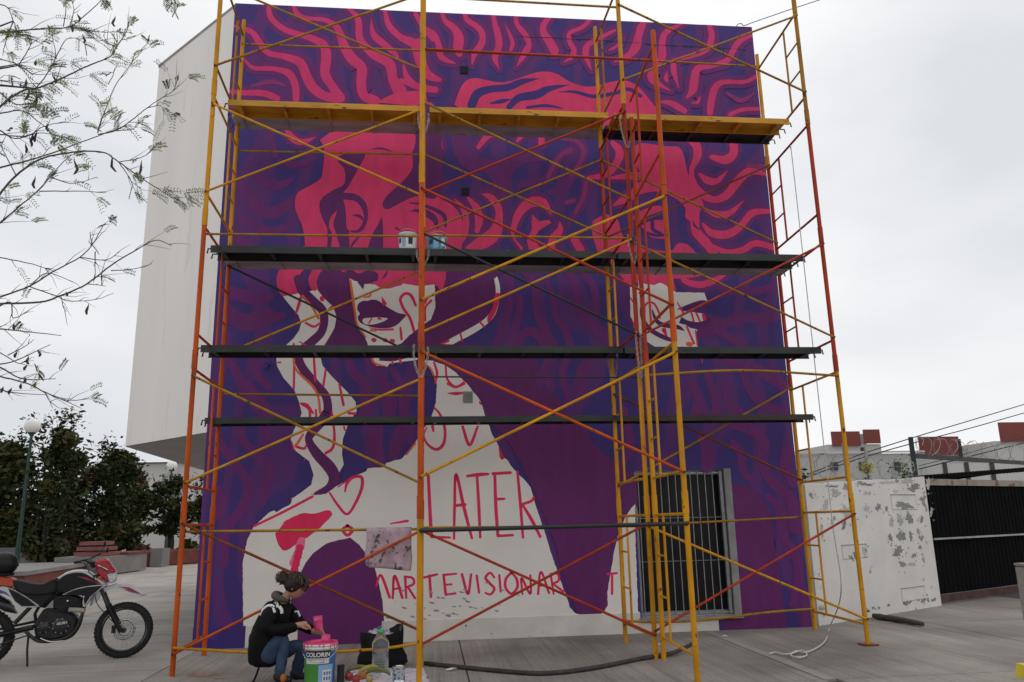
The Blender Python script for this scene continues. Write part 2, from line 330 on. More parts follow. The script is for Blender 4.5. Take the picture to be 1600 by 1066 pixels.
def poly(crop, data, m, part, smooth=True, rough=0.):
    x0, y0, k = CR[crop]; d = [(x0+a*k, y0+b*k) for a, b in data]
    field(d, m, part, smooth, rough)
def field(d, m, part, smooth=True, rough=0.):
    if smooth: d = [tuple(q) for q in crom(list(d)+[d[0]], 4)[:-1]]
    if rough:
        e = []
        for i in range(len(d)):
            a, b = d[i], d[(i+1) % len(d)]; n = max(1, int(math.hypot(a[0]-b[0], a[1]-b[1])/4))
            for t in range(n): e.append((a[0]+(b[0]-a[0])*t/n+random.uniform(-rough, rough), a[1]+(b[1]-a[1])*t/n+random.uniform(-rough, rough)))
        d = e
    put(part, [towall(*p) for p in d], [tuple(range(len(d)))], m)
def mix(crop, *pts):     # points of a crop -> photo pixels
    x0, y0, k = CR[crop]; return [(x0+a*k, y0+b*k) for a, b in pts]

PK = [  # pink strands (x, y, width) per crop
('c1', [(590,130,14),(680,160,35),(722,215,42),(765,265,36),(850,285,40),(925,315,58),(960,390,62),(990,440,62),(1040,478,58),(1110,495,54)]),
('c1', [(765,20,26),(780,90,36),(850,150,36),(960,185,40),(1040,225,55),(1055,290,64),(1050,370,60),(1090,440,56),(1125,490,64)]),
('c1', [(890,22,24),(910,70,32),(960,92,25),(1050,102,30),(1110,140,40),(1140,220,58),(1180,290,68),(1232,340,66),(1230,420,62),(1245,480,60),(1300,505,64)]),
('c1', [(1165,40,18),(1215,100,40),(1225,200,46),(1290,270,60),(1370,320,66),(1390,400,62),(1425,460,90)]),
('c1', [(1280,92,0),(1290,170,36),(1340,220,44),(1400,270,30),(1418,305,4)]),
('c1', [(1348,55,24),(1370,130,36),(1430,190,42),(1500,225,60),(1520,310,50),(1560,380,40),(1620,400,30)]),
('c1', [(640,290,8),(690,340,25),(790,345,30),(870,370,46),(900,430,46),(905,495,42)]),
('c1', [(560,458,24),(640,465,34),(740,468,40),(810,492,40)]),
('c1', [(1440,320,8),(1460,390,40),(1510,430,36),(1600,450,30)]),
('c1', [(1495,50,20),(1530,120,34),(1590,200,30)]),
('c2', [(35,60,26),(42,110,30),(80,150,20)]),
('c2', [(105,185,8),(170,240,46),(200,310,52),(222,400,54),(320,445,12)]),
('c2', [(220,72,30),(245,145,44),(310,200,62),(340,265,88),(335,340,86),(345,375,60)]),
('c2', [(378,82,32),(400,140,44),(470,190,50),(505,240,56),(498,310,60),(450,375,54),(432,458,5)]),
('c2', [(580,85,36),(590,160,46),(612,240,60),(620,320,60),(592,400,50),(622,484,5)]),
('c2', [(660,170,0),(690,230,25),(714,300,36),(700,350,28)]),
('c2', [(735,95,36),(745,170,40),(800,240,50),(828,310,46),(800,370,56),(740,470,5)]),
('c2', [(980,108,40),(932,170,52),(930,230,62),(970,290,74),(1005,352,82)]),
('c2', [(1260,128,42),(1200,190,36),(1112,230,36),(1110,290,42),(1140,350,50),(1120,400,44),(1068,436,4)]),
('c2', [(1425,212,20),(1330,260,42),(1242,310,52),(1222,380,56),(1262,492,8)]),
('c2', [(1595,185,40),(1575,300,70),(1540,370,60),(1420,432,14)]),
('c2', [(1475,258,10),(1440,320,26),(1380,352,14)]),
('c2', [(60,300,80),(85,430,84),(130,510,56),(228,555,5)]),
('c2', [(-60,560,40),(90,612,62),(180,625,54)]),
('c3', [(402,128,46),(372,220,52),(350,290,70),(295,358,18)]),
('c3', [(645,138,14),(540,190,42),(512,250,52),(510,340,62),(480,392,44),(450,470,62),(565,545,4)]),
('c3', [(790,148,36),(806,220,46),(780,290,46),(700,330,40),(590,358,26)]),
('c3', [(580,365,36),(582,430,44),(612,530,4)]),
('c3', [(1045,213,20),(970,250,42),(930,310,46),(900,360,44),(800,395,36),(722,412,52),(702,480,66),(692,540,60),(650,592,4)]),
('c3', [(1068,460,32),(1000,490,30),(880,490,36),(830,520,52),(806,590,56),(795,672,46)]),
('c3', [(1092,650,26),(990,655,30),(915,684,32)]),
('c3', [(540,428,4),(536,470,36),(548,490,10)]),
('c3', [(738,572,8),(722,610,26),(680,615,4)]),
('c3', [(340,530,8),(400,580,42),(465,655,34)]), ('c3', [(490,608,4),(560,615,42),(645,662,44)]),
('c4', [(672,72,30),(692,130,46),(760,168,42),(852,138,5)]),
('c5', [(150,85,74),(188,150,58),(215,230,40)]),
('c5', [(645,118,8),(540,150,40),(478,222,34)]), ('c5', [(795,120,50),(748,182,18)]), ('c5', [(915,120,52),(915,192,46)]),
('c5', [(400,570,14),(460,640,56),(482,730,62),(468,805,34)]),
('c5', [(308,578,4),(370,650,40),(392,730,46),(368,840,62),(290,915,62)]),
('c5', [(500,548,4),(560,570,50),(612,635,54),(620,720,60),(588,820,100),(500,885,100),(395,920,20)]),
('c5', [(775,925,24),(722,850,16),(722,780,42),(760,680,62),(830,612,74),(910,605,76),(960,650,40),(984,692,5)]),
('c5', [(1042,738,5),(1042,800,52),(992,860,56),(985,925,52)]), ('c5', [(1145,865,56),(1185,935,62)]),
('c6', [(150,175,36),(190,225,56),(178,290,52),(110,370,42),(0,392,26)]),
('c6', [(140,392,20),(250,382,46),(340,380,60)]), ('c6', [(155,562,14),(210,532,50),(270,500,60)]),
('c6', [(440,145,10),(600,142,48),(668,185,58),(676,260,54),(642,340,34),(652,420,40),(705,492,50),(780,528,46),(860,498,56),(930,410,60),(1005,352,50),(1120,372,18)]),
('c6', [(902,160,56),(902,240,56),(850,280,60),(765,262,30)]),
('c6', [(690,368,18),(740,408,50),(800,410,40),(868,345,4)]),
('c6', [(718,588,12),(800,620,46),(880,610,40),(965,535,4)]),
('c6', [(710,680,18),(770,738,52),(870,742,56),(950,690,46),(1022,610,46),(1155,600,24)]),
('c6', [(760,808,18),(860,858,42),(960,842,42),(1042,800,42),(1180,835,40)]),
('c6', [(648,655,36),(672,730,62),(740,808,62),(785,872,52)]),
('d3', [(590,190,40),(600,235,40),(690,260,44),(780,235,42),(850,195,20)]),
]
BG = [  # purple bands over the indigo ground
('c4', [(330,380,50),(400,460,60),(480,560,66),(580,610,62),(700,550,60),(800,470,40)]), ('c4', [(480,380,26),(550,430,42),(640,435,44),(700,400,20)]),
('c4', [(370,640,20),(450,680,40),(560,722,44),(660,700,44),(705,640,20)]), ('c4', [(300,690,40),(360,760,56),(430,830,60)]), ('c4', [(565,110,20),(600,250,36)]), ('c4', [(620,285,20),(740,312,44),(860,260,14)]),
('c5', [(1050,165,26),(1150,172,46),(1212,240,56),(1190,340,52),(1120,430,60),(1050,520,60),(930,542,4)]), ('c5', [(1130,240,60),(1060,272,52),(1010,340,60),(970,430,60),(880,470,50),(780,482,40),(738,535,4)]),
('c5', [(1235,440,70),(1220,540,60),(1180,650,50),(1120,720,40),(1100,795,5)]), ('c5', [(1025,598,4),(1090,606,40),(1140,592,40)]), ('c5', [(330,90,80),(350,220,90),(420,330,90),(560,360,80),(600,480,60),(480,540,40)]), ('c5', [(640,560,60),(670,400,80),(760,300,80),(900,290,60)]),
('d1', [(280,300,60),(400,330,70),(500,350,60),(580,330,30)]), ('d1', [(300,450,50),(420,520,56),(560,470,60),(650,450,30)]), ('d1', [(310,700,40),(360,820,50),(430,950,56),(520,1060,50)]), ('d1', [(460,720,40),(490,820,46),(560,900,40)]),
('d4', [(290,300,40),(350,400,44),(450,530,46),(488,620,52),(460,720,50),(390,820,46),(352,900,44),(345,1066,44)]), ('d4', [(440,250,44),(465,350,44),(560,450,50),(612,520,52),(590,610,50),(572,715,30)]), ('d4', [(280,600,30),(330,680,46),(318,760,44),(255,835,30)]), ('d4', [(590,250,44),(602,330,36)]), ('d4', [(480,20,60),(560,90,44),(620,180,40)]),
('d4', [(1250,250,70),(1240,350,80),(1270,440,50)]), ('d4', [(1420,250,70),(1370,350,70),(1350,430,50)]), ('d4', [(1180,20,60),(1190,120,60),(1170,190,50)]), ('d4', [(1330,20,50),(1340,110,56),(1330,190,50)]),
('d1', [(1050,705,40),(1080,800,50),(1160,880,50),(1180,1000,54)]), ('d1', [(1170,720,30),(1240,820,46),(1290,920,46),(1300,1060,50)]), ('d1', [(1330,790,36),(1390,900,46),(1400,1060,46)]),
('d2', [(668,180,44),(700,300,46),(690,450,46),(642,600,48),(600,715,44)]), ('d2', [(760,380,46),(762,480,46),(722,620,46),(690,725,44)]), ('d2', [(790,185,44),(868,300,46),(880,450,46),(920,560,48),(1005,715,48)]), ('d2', [(955,270,30),(1000,400,40),(1012,500,42),(1080,600,44),(1115,715,44)]),
('d2', [(1085,190,46),(1150,300,46),(1172,450,46),(1260,560,60),(1400,680,70)]), ('d2', [(1195,190,46),(1280,320,46),(1292,480,44)]), ('d2', [(755,720,46),(780,640,50),(842,612,52),(902,650,50),(935,725,46)]), ('d2', [(840,810,40),(850,880,44),(900,960,44),(890,1066,44)]), ('d2', [(960,810,40),(930,900,44),(990,1000,44)]), ('d2', [(1090,810,44),(1060,900,46),(1100,1066,46)]), ('d2', [(1240,830,60),(1180,930,60),(1190,1066,60)]),
('d3', [(740,480,60),(850,500,54),(960,460,56),(1100,470,50),(1230,440,40)]), ('d3', [(700,560,50),(800,545,46),(900,600,46),(980,650,40)]), ('d3', [(800,270,40),(900,300,44),(1050,300,44),(1190,260,40)]), ('d3', [(860,720,50),(950,760,50),(1080,800,60),(1230,900,60)]),
('d3', [(640,880,40),(680,960,46),(660,1066,46)]), ('d3', [(740,830,40),(780,940,46),(800,1066,46)]), ('d3', [(850,880,36),(880,1000,50),(950,1066,50)]), ('d3', [(960,800,40),(1000,900,46),(1080,1000,50),(1230,1060,56)]),
('d6', [(650,0,50),(690,100,50),(720,170,50)]), ('d6', [(900,250,50),(1020,290,62),(1090,370,62),(1080,480,56),(1150,620,56),(1260,720,60),(1290,900,70)]), ('d6', [(700,330,40),(740,420,60),(740,520,60)]), ('d6', [(900,370,40),(950,440,46),(960,530,44),(1010,600,30)]), ('d6', [(1230,420,50),(1220,520,50),(1280,620,50)]), ('d6', [(1120,700,30),(1180,780,40),(1200,900,40),(1260,1066,46)]),
('px', [(975,640,10),(985,700,12),(965,730,10)]), ('px', [(350,480,14),(380,500,16),(420,490,14)]),
('d8', [(985,0,40),(1000,150,40),(1060,250,44),(1070,400,50),(1040,500,40)]), ('d8', [(1090,440,40),(1110,560,44),(1100,640,40)]),
]
for c, d in BG: stroke(c, [(x, y, w*1.2) for x, y, w in d], 'paint_purple', 'painted_wave')
for c, d in PK:
    stroke(c, d, 'paint_purple', 'painted_wave', grow=12.)
# muted strokes of the thin coat
for c, d in [('c5', [(1060,170,14),(1150,178,26),(1205,240,34),(1185,330,30),(1120,420,26)]), ('c5', [(1110,245,40),(1050,280,26),(1000,350,30),(960,430,26)]), ('c5', [(1090,605,26),(1140,592,26)]), ('c5', [(1225,470,30),(1205,570,30),(1150,680,24)]),
             ('c3', [(900,560,20),(980,600,30),(1060,560,12)]), ('c1', [(680,430,10),(780,410,24),(850,430,10)]), ('c6', [(1000,320,40),(1100,330,40),(1160,350,20)])]: stroke(c, d, 'paint_plum', 'painted_wave')
paint('paint_pink_soft', alb(164, 42, 88))
for c, d in PK: stroke(c, [(x, y, w*(.78 if c in ('c1', 'c2', 'c3') else .92)) for x, y, w in d], 'paint_pink_soft' if c in ('c1', 'c2', 'c3') else 'paint_pink', 'painted_strand', rough=.3)
# the wave along the first platform
poly('c2', [(310,730),(345,630),(390,565),(460,545),(600,572),(700,566),(800,530),(880,505),(960,500),(1030,520),(1110,570),(1200,600),(1290,600),(1400,570),(1500,562),(1580,600),(1660,690),(1760,860),(1500,900),(1000,880),(600,850),(420,800)], 'paint_pink', 'painted_strand')
poly('c1', [(1305,515),(1370,480),(1440,462),(1530,458),(1560,500),(1530,530)], 'paint_pink', 'painted_strand')
for d in ([(430,735,60),(470,655,62),(560,622,50),(680,610,50),(780,570,42),(905,546,0)], [(690,745,40),(760,682,52),(880,660,60),(970,618,42),(1115,590,0)], [(1035,642,4),(1140,640,20),(1280,672,26),(1420,650,26),(1520,622,26),(1600,668,26)], [(555,722,8),(640,705,30),(712,690,0)], [(815,748,16),(950,736,22),(1065,757,4)]):
    stroke('c2', d, 'paint_indigo', 'painted_strand')
# left face, upper part
poly('c4', [(878,155),(960,100),(1100,20),(1300,-40),(1480,-60),(1590,-60),(1600,200),(1600,330),(1610,500),(1700,560),(1760,640),(1770,760),(1700,960),(1400,975),(1000,960),(690,950),(780,838),(770,700),(740,630),(722,560),(738,490),(800,450),(880,400),(898,330),(905,215)], 'paint_pink', 'painted_face')
poly('c4', [(1000,255),(1075,235),(1160,245),(1120,330),(1060,440),(1022,500),(1040,600),(1045,700),(1060,740),(1040,945),(850,945),(918,838),(925,720),(900,660),(875,580),(890,520),(960,470),(1030,430),(1030,340),(990,290)], 'paint_deep', 'painted_face')
poly('c4', [(985,595),(945,640),(935,700),(955,760),(930,940),(975,940),(1002,838),(978,740),(962,680),(978,625)], 'paint_pink', 'painted_face')
stroke('c4', [(1030,507,42),(1100,517,42),(1148,560,38),(1165,630,26),(1150,690,24),(1115,725,20),(1062,725,5)], 'paint_deep', 'painted_face')
for d in ([(1080,625,4),(1125,632,20),(1152,662,5)], [(1140,740,4),(1095,790,14),(1065,835,10)], [(1195,215,4),(1260,210,14),(1330,228,5)], [(1350,705,12),(1420,742,4)], [(1440,602,5),(1530,596,16),(1600,640,10)]): stroke('c4', d, 'paint_deep', 'painted_face')
poly('c4', [(1265,635),(1238,690),(1200,760),(1150,960),(1260,960),(1272,740)], 'paint_deep', 'painted_face')
poly('c4', [(1452,240),(1455,330),(1400,410),(1300,500),(1268,560),(1298,590),(1370,555),(1430,525),(1500,505),(1600,520),(1640,400),(1640,200),(1590,-50),(1470,-40),(1475,160)], 'paint_deep', 'painted_face')
for d in ([(30,660,14),(110,680,44),(170,720,44),(190,780,20)], [(0,610,10),(90,625,18),(230,690,30),(250,770,20)]): stroke('c5', d, 'paint_deep', 'painted_face')
poly('c5', [(850,690),(900,738),(968,726),(984,748),(900,800),(862,860),(915,935),(828,935),(812,870),(850,790),(845,740)], 'paint_pink', 'painted_strand', False)
# right face, upper part
poly('c6', [(290,192),(335,175),(480,195),(560,200),(592,255),(610,340),(640,420),(682,490),(716,560),(692,605),(685,712),(650,670),(602,640),(600,580),(540,520),(440,480),(360,485),(290,505),(255,525),(280,440),(340,400),(305,330),(268,270)], 'paint_pink', 'painted_face')
poly('c6', [(25,660),(110,620),(180,655),(205,740),(250,790),(330,825),(500,850),(560,800),(640,830),(720,1000),(230,1010),(75,880),(38,800),(18,720)], 'paint_pink', 'painted_face')
poly('c6', [(260,640),(340,590),(430,565),(470,590),(380,625),(300,660)], 'paint_pink', 'painted_face'); poly('c6', [(325,695),(390,655),(480,650),(490,760),(420,770),(360,745)], 'paint_pink', 'painted_face')
for d in ([(320,695,6),(365,735,16),(430,752,18),(490,745,12)], [(395,668,24),(402,715,24),(450,740,18)], [(320,680,5),(400,650,16),(490,648,12)], [(330,720,10),(375,755,5)]): stroke('c6', d, 'paint_dark', 'painted_face')
stroke('c6', [(648,660,4),(660,690,12),(692,718,4)], 'paint_dark', 'painted_face')
# lower left: neck shade, hair ribbons
field(mix('d1', (880,142),(1310,150),(1330,250),(1200,300),(1100,500),(1180,640),(1190,700),(1000,720),(905,640),(975,530),(980,455),(900,340),(850,280),(855,235)), 'paint_deep', 'painted_face')
poly('d1', [(655,135),(840,130),(765,180),(748,240),(772,335),(720,345),(640,328),(610,260),(615,190)], 'paint_pink', 'painted_strand'); poly('d1', [(940,128),(885,180),(858,240),(866,296),(830,296),(806,230),(832,165),(862,128)], 'paint_pink', 'painted_strand')
poly('d1', [(985,130),(1285,135),(1278,200),(1242,240),(1238,190),(1180,170),(1120,192),(1070,165),(1020,182)], 'paint_pink', 'painted_face')
field(mix('d2', (-100,175),(640,175),(600,235),(600,330),(592,400),(560,480),(500,542),(400,602),(280,668),(150,730),(-120,760),(-260,700)), 'paint_deep', 'painted_face')
poly('d1', [(1312,135),(1640,130),(1640,300),(1595,262),(1480,268),(1400,258),(1330,282),(1270,288),(1190,255),(1285,215)], 'paint_pink', 'painted_face')
# white strands
edgeL = mix('d1', (648,335),(700,400),(745,450),(762,500),(750,545),(715,595),(660,645),(605,705),(612,770),(650,840),(720,920),(748,990),(765,1060))+mix('d4', (797,200),(762,270),(740,330),(770,400),(850,460),(876,540),(862,600),(800,648))
edgeR = mix('d1', (862,292),(905,345),(962,400),(982,460),(970,530),(930,600),(898,650),(880,705),(895,765),(950,830),(1050,930),(1100,990),(1108,1050))+mix('d4', (1085,230),(1050,330),(1045,420),(1056,480),(1018,545),(985,610),(900,665))
field(edgeL+edgeR[::-1], 'wall_white', 'painted_ribbon', False)
rib = [(*p, w) for p, w in zip(mix('d1', (740,225),(772,300),(830,360),(893,420),(905,490),(885,560),(830,615),(770,670),(745,715),(770,780),(845,875),(915,955),(928,1050))+mix('d4', (945,185),(930,215),(870,285),(848,335),(895,415),(970,495),(1000,560),(975,625),(900,665)), [13,15,15,14,13,13,14,15,14,14,14,13,14,15,16,14,12,16,19,18,18,14])]
stroke('px', rib, 'paint_deep', 'painted_ribbon')
for d in ([(760,340,16),(745,390,20),(730,440,12)], [(790,500,14),(840,522,16),(880,500,12)], [(715,630,14),(718,760,14),(716,910,14)], [(840,700,14),(850,860,18)], [(915,790,14),(900,890,16)], [(1000,880,14),(1025,1010,18)], [(760,1000,12),(800,1010,14),(835,1060,14)], [(840,285,20),(850,300,10)], [(930,420,14),(955,395,12)], [(790,640,12),(750,615,8)], [(612,748,8),(632,745,12)]): stroke('d1', d, 'paint_letter', 'painted_mark')
stroke('d1', [(890,345,28),(893,352,28)], 'paint_letter', 'painted_mark')
for d in ([(770,330,12),(830,400,14),(870,470,16)], [(712,700,16),(730,790,14),(830,890,16),(868,960,14),(880,1060,16)]): stroke('d1', d, 'paint_orange', 'painted_mark')
for d in ([(805,120,14),(850,150,18),(855,195,16)], [(890,155,12),(892,200,14)], [(985,170,12),(1000,300,16),(990,380,18),(950,412,18)], [(775,375,16),(820,385,16),(835,360,10)], [(1055,250,10),(1062,275,12)], [(1085,175,16),(1125,178,16)], [(820,450,8),(825,455,8)], [(745,345,10),(760,395,10)]): stroke('d4', d, 'paint_letter', 'painted_mark')
for d in ([(815,300,12),(770,370,18)], [(750,685,16),(870,660,14)]): stroke('d4', d, 'paint_orange', 'painted_mark')
# lower face with mouth
field(mix('d1', (1060,225),(1110,240),(1150,292),(1156,256),(1220,260),(1270,288),(1330,282),(1400,256),(1480,268),(1580,262))+mix('d2', (175,290),(178,450),(150,530),(90,572),(0,640),(-60,700))+mix('d1', (1340,650),(1180,645),(1160,590),(1120,520),(1095,440),(1078,330)), 'wall_white', 'painted_face', False, .7)
poly('e1', [(238,430),(250,392),(290,366),(330,366),(370,355),(420,362),(470,395),(530,435),(600,472),(672,490),(640,532),(590,580),(530,605),(450,610),(370,600),(300,577),(260,553),(244,512),(262,480),(244,452)], 'paint_deep', 'painted_face')
poly('e1', [(283,545),(300,522),(360,516),(420,512),(505,520),(490,540),(440,560),(380,575),(312,573)], 'wall_white', 'painted_face')
for d in ([(340,568,14),(372,516,14)], [(428,522,20),(448,526,18)], [(455,328,2),(480,390,42)], [(340,602,4),(440,622,16),(556,618,20)]): stroke('e1', d, 'paint_letter', 'painted_mark')
for d in ([(1475,390,16),(1450,332,18),(1412,316,18),(1380,350,18),(1400,410,18),(1440,470,18),(1465,550,18)], [(1380,530,14),(1387,600,16)], [(1530,380,14),(1550,340,16)]): stroke('d1', d, 'paint_letter', 'painted_mark')
for x, y in ((1215,605), (1285,606), (1330,610)): stroke('d1', [(x-4,y,26),(x+4,y+2,26)], 'paint_letter', 'painted_mark')
for d in ([(1068,235,14),(1082,330,16),(1098,440,14),(1112,510,12),(1165,590,10)], [(1195,308,8),(1190,332,12),(1150,340,8)], [(1195,545,14),(1228,548,12)]): stroke('d1', d, 'paint_orange', 'painted_mark')
for d in ([(0,360,12),(40,420,14)], [(110,540,14),(110,450,14),(150,400,18)], [(0,510,14),(30,600,14)]): stroke('d2', d, 'paint_letter', 'painted_mark')
field(mix('d1', (1195,690),(1230,765),(1300,772),(1312,752),(1480,730),(1530,700),(1500,690)), 'wall_white', 'painted_face', False); field(mix('d1', (1240,690),(1250,735),(1330,740),(1480,705),(1500,690)), 'paint_deep', 'painted_face', False)
stroke('d1', [(1200,705,14),(1220,750,14),(1290,770,6)], 'paint_orange', 'painted_mark')
for d in ([(1330,735,12),(1330,755,12)], [(1375,725,14),(1385,750,14)]): stroke('d1', d, 'paint_letter', 'painted_mark')
poly('d2', [(585,240),(595,248),(602,234),(612,246),(628,320),(616,430),(580,520),(500,592),(420,642),(340,682),(280,712),(200,714),(280,666),(400,602),(500,542),(560,480),(592,400),(597,320)], 'wall_white', 'painted_face')
poly('d2', [(592,350),(626,352),(614,432),(582,512),(545,555),(540,512),(575,450)], 'paint_letter', 'painted_mark')
for d in ([(352,628,14),(365,682,14)], [(488,548,14),(515,580,14)], [(205,712,8),(270,680,16)]): stroke('d2', d, 'paint_letter', 'painted_mark')
# right face, lower part
field(mix('d3', (190,195),(520,195),(545,300),(480,270),(380,262),(320,240),(250,270)), 'paint_pink', 'painted_face', False)
field(mix('e2', (262,315),(335,330),(342,275),(375,287),(400,302),(480,312),(530,290),(580,312),(620,345),(680,375),(925,380),(955,460),(905,452),(830,470),(740,505),(690,522),(720,540),(850,555),(910,565),(942,600),(920,632),(860,642),(780,630),(715,610),(700,650),(760,665),(800,690),(862,705),(846,760),(868,870),(500,870),(380,790),(300,690),(268,590)), 'wall_white', 'painted_face', False, .4)
for d in ([(350,380,20),(385,430,14),(366,520,30),(378,610,36),(425,690,40),(500,745,42),(600,790,40),(665,812,16)], [(460,530,8),(488,610,32),(540,660,40),(640,678,42),(700,690,36),(748,720,4)], [(685,528,6),(800,492,30),(900,470,46),(965,480,40)], [(715,598,12),(780,640,24),(880,655,30),(965,625,36)]): stroke('e2', d, 'paint_deep', 'painted_face')
for d in ([(395,565,14),(396,500,18),(430,466,18),(480,480,18),(518,550,18),(532,612,14)], [(566,712,44),(590,765,12)], [(805,545,18),(832,637,16)], [(850,557,18),(888,637,16)], [(768,680,18),(832,832,20)], [(845,712,12),(864,852,14)], [(682,462,8),(738,560,22)], [(262,420,12),(300,475,14)], [(916,580,30),(926,612,34)], [(480,700,16),(560,660,14)], [(272,600,8),(310,690,14)]): stroke('e2', d, 'paint_letter', 'painted_mark')
stroke('e2', [(780,835,40),(802,840,40)], 'paint_orange', 'painted_mark'); stroke('d3', [(705,705,12),(708,750,4)], 'paint_letter', 'painted_mark')
# the white body, the purple dress
body = mix('d4', (455,1066),(470,990),(482,930),(520,850),(600,775),(640,752),(655,762),(690,742),(740,716),(752,682),(800,646),(885,662),(950,655),(1012,610),(1112,550),(1188,522),(1198,502),(1300,496),(1308,470),(1400,446),(1422,420),(1480,352))+mix('d5', (44,398),(92,320),(150,240),(182,130),(190,0))+mix('d2', (175,940),(130,850),(90,815),(160,818),(250,850),(320,900),(400,980),(470,1066))
body += mix('d5', (500,140),(530,240),(555,300),(570,350),(600,400),(620,440),(625,490),(680,530),(710,580),(740,610),(800,670),(840,720),(860,790),(880,860),(920,980),(950,1066))
bot = mix('d7', (1590,610),(1590,0)); 
body2 = body+mix('d7', (1085,210),(1120,310),(1150,400),(1190,500),(1200,540),(1230,575),(1300,600),(1360,598),(1400,560),(1415,530),(1415,450),(1440,300),(1450,230),(1470,150))+mix('d5', (1440,1066),(1470,980),(1510,900),(1565,832),(1565,1066))+[(998,985),(975,990),(600,1008),(381,1012)]+mix('d4', (457,1300))
# centre shade behind the body (deep purple mass of the dress)
field(mix('d2', (180,700),(560,720),(800,800),(900,830),(870,900),(900,1000),(1040,1066))+mix('d5', (1060,150),(1160,260),(1230,300),(1260,400),(1400,520),(1560,640),(1580,900),(1565,840),(1500,950),(1430,1066))+[(960,935),(935,965),(905,962),(880,900),(860,830),(800,700),(740,640),(690,590)], 'paint_deep', 'painted_body')
field(body2, 'wall_white', 'painted_body', False, .45)
# purple circle right of the window and purple foot field
field(mix('d6', (880,618),(1000,640),(1080,700),(1140,820),(1162,950),(1162,1066))+mix('d8', (935,120),(960,300),(990,500),(1010,645),(665,672),(660,600),(740,560),(715,0)), 'paint_deep', 'painted_body', False)
# dark round shape at the left foot of the wall
field(mix('d4', (828,1066),(870,1010),(950,950),(1020,930),(1095,915),(1150,960),(1195,1020))+mix('b2', (1130,140),(1160,260),(1190,400),(1202,560),(1212,620),(1190,650),(800,660),(480,660),(470,400),(540,190)), 'paint_deep', 'painted_body', False, .25)
# lettering and drawn marks
LT = 'painted_mark'; LM = 'paint_letter'
for d in ([(130,640,22),(140,850,24),(150,1050,26)], [(150,1062,18),(280,1066,16)], [(308,1075,16),(312,850,20),(322,625,20),(375,850,24),(432,1070,18)], [(315,845,22),(385,838,22)], [(400,640,18),(480,630,26),(545,626,18)], [(468,640,18),(480,850,22),(490,1065,18)], [(590,620,20),(598,850,24),(612,1055,22)], [(578,624,22),(700,616,20)], [(600,800,20),(655,798,18)], [(612,1055,20),(715,1050,18)],
          [(748,610,18),(768,830,22),(786,1066,18)], [(862,785,16),(845,812,20),(780,836,18)], [(785,842,18),(850,950,24),(905,1060,20)], [(175,170,14),(212,215,18),(244,310,20),(238,410,22),(190,455,22),(130,425,18),(98,360,14),(120,300,10)], [(160,298,24),(166,335,12)], [(368,298,20),(416,425,22),(472,298,18)], [(340,242,10),(430,232,16),(520,236,12)], [(265,0,18),(320,22,20),(380,0,16)], [(262,66,6),(320,68,24),(372,64,14)], [(620,440,8),(640,512,26),(655,500,4)], [(482,120,8),(492,140,14)]): stroke('d5', d, LM, LT)
for d in ([(250,855,14),(262,945,16),(320,1000,18),(385,960,12)], [(170,830,16),(190,900,18),(180,970,16)]): stroke('d2', d, LM, LT)
stroke('d2', [(115,840,8),(150,880,14),(185,960,10)], 'paint_orange', LT); stroke('d4', [(1425,425,10),(1480,355,12)], 'paint_orange', LT)
for d in ([(100,425,10),(128,360,16),(178,485,16)], [(195,490,14),(206,362,16),(250,487,16)], [(202,438,12),(240,432,12)], [(272,488,12),(266,370,16)], [(262,366,12),(308,376,14),(314,408,14),(272,428,12)], [(282,428,14),(322,490,14)], [(375,372,14),(447,355,14)], [(404,362,16),(412,482,16)], [(484,358,16),(496,470,16)], [(486,358,14),(556,351,12)], [(492,414,12),(530,411,12)], [(496,470,14),(552,463,12)], [(588,355,16),(622,466,16),(640,355,14)], [(672,362,14),(685,458,14)],
          [(772,372,12),(748,346,14),(722,374,16),(745,405,16),(772,436,16),(750,468,14),(722,460,12)], [(800,360,14),(808,452,14)], [(868,345,14),(838,380,16),(836,430,16),(868,464,14),(902,430,16),(898,380,16),(868,345,12)], [(932,466,12),(926,375,14),(976,466,14),(976,360,12)], [(1020,466,14),(1036,340,14),(1082,460,14)], [(1025,420,12),(1070,415,12)], [(1108,465,12),(1092,355,14)], [(1090,352,12),(1132,352,14),(1136,390,14),(1102,408,12)], [(1104,408,12),(1164,452,14)], [(1415,352,12),(1466,348,14)], [(1440,352,14),(1440,466,14)]): stroke('d7', d, LM, LT)
for d in ([(1062,645,10),(1075,592,18),(1112,556,18),(1160,556,20),(1164,612,20),(1130,700,18),(1076,775,16),(1018,718,16),(972,648,12)], [(1078,843,18),(1050,868,18),(1078,900,20),(1108,868,20),(1078,843,18)], [(1330,832,8),(1435,815,16)], [(525,845,14),(700,760,16),(870,670,16)], [(1020,615,8),(1108,552,10)]): stroke('d4', d, LM, LT)
poly('d4', [(648,890),(690,840),(712,812),(800,772),(880,770),(960,752),(985,778),(930,840),(860,900),(790,942),(710,992),(668,960)], LM, LT, True, .5)
paint('paint_letter_thin', alb(196, 92, 118)); stroke('d4', [(805,935,50),(785,1000,50),(758,1066,52)], 'paint_letter_thin', LT, rough=.6); stroke('b2', [(545,-20,56),(520,80,58),(492,190,54)], LM, LT, rough=.8)
for c, d in (('c2', [(735,254,3),(790,256,5),(850,262,4),(960,264,5),(1080,272,4),(1200,276,5),(1350,285,4),(1500,298,5),(1595,300,4)]), ('c3', [(400,262,3),(520,272,4),(640,276,3),(760,284,4),(900,290,3),(1010,300,3)])): stroke(c, d, 'black', 'wall_crack', rough=.35)
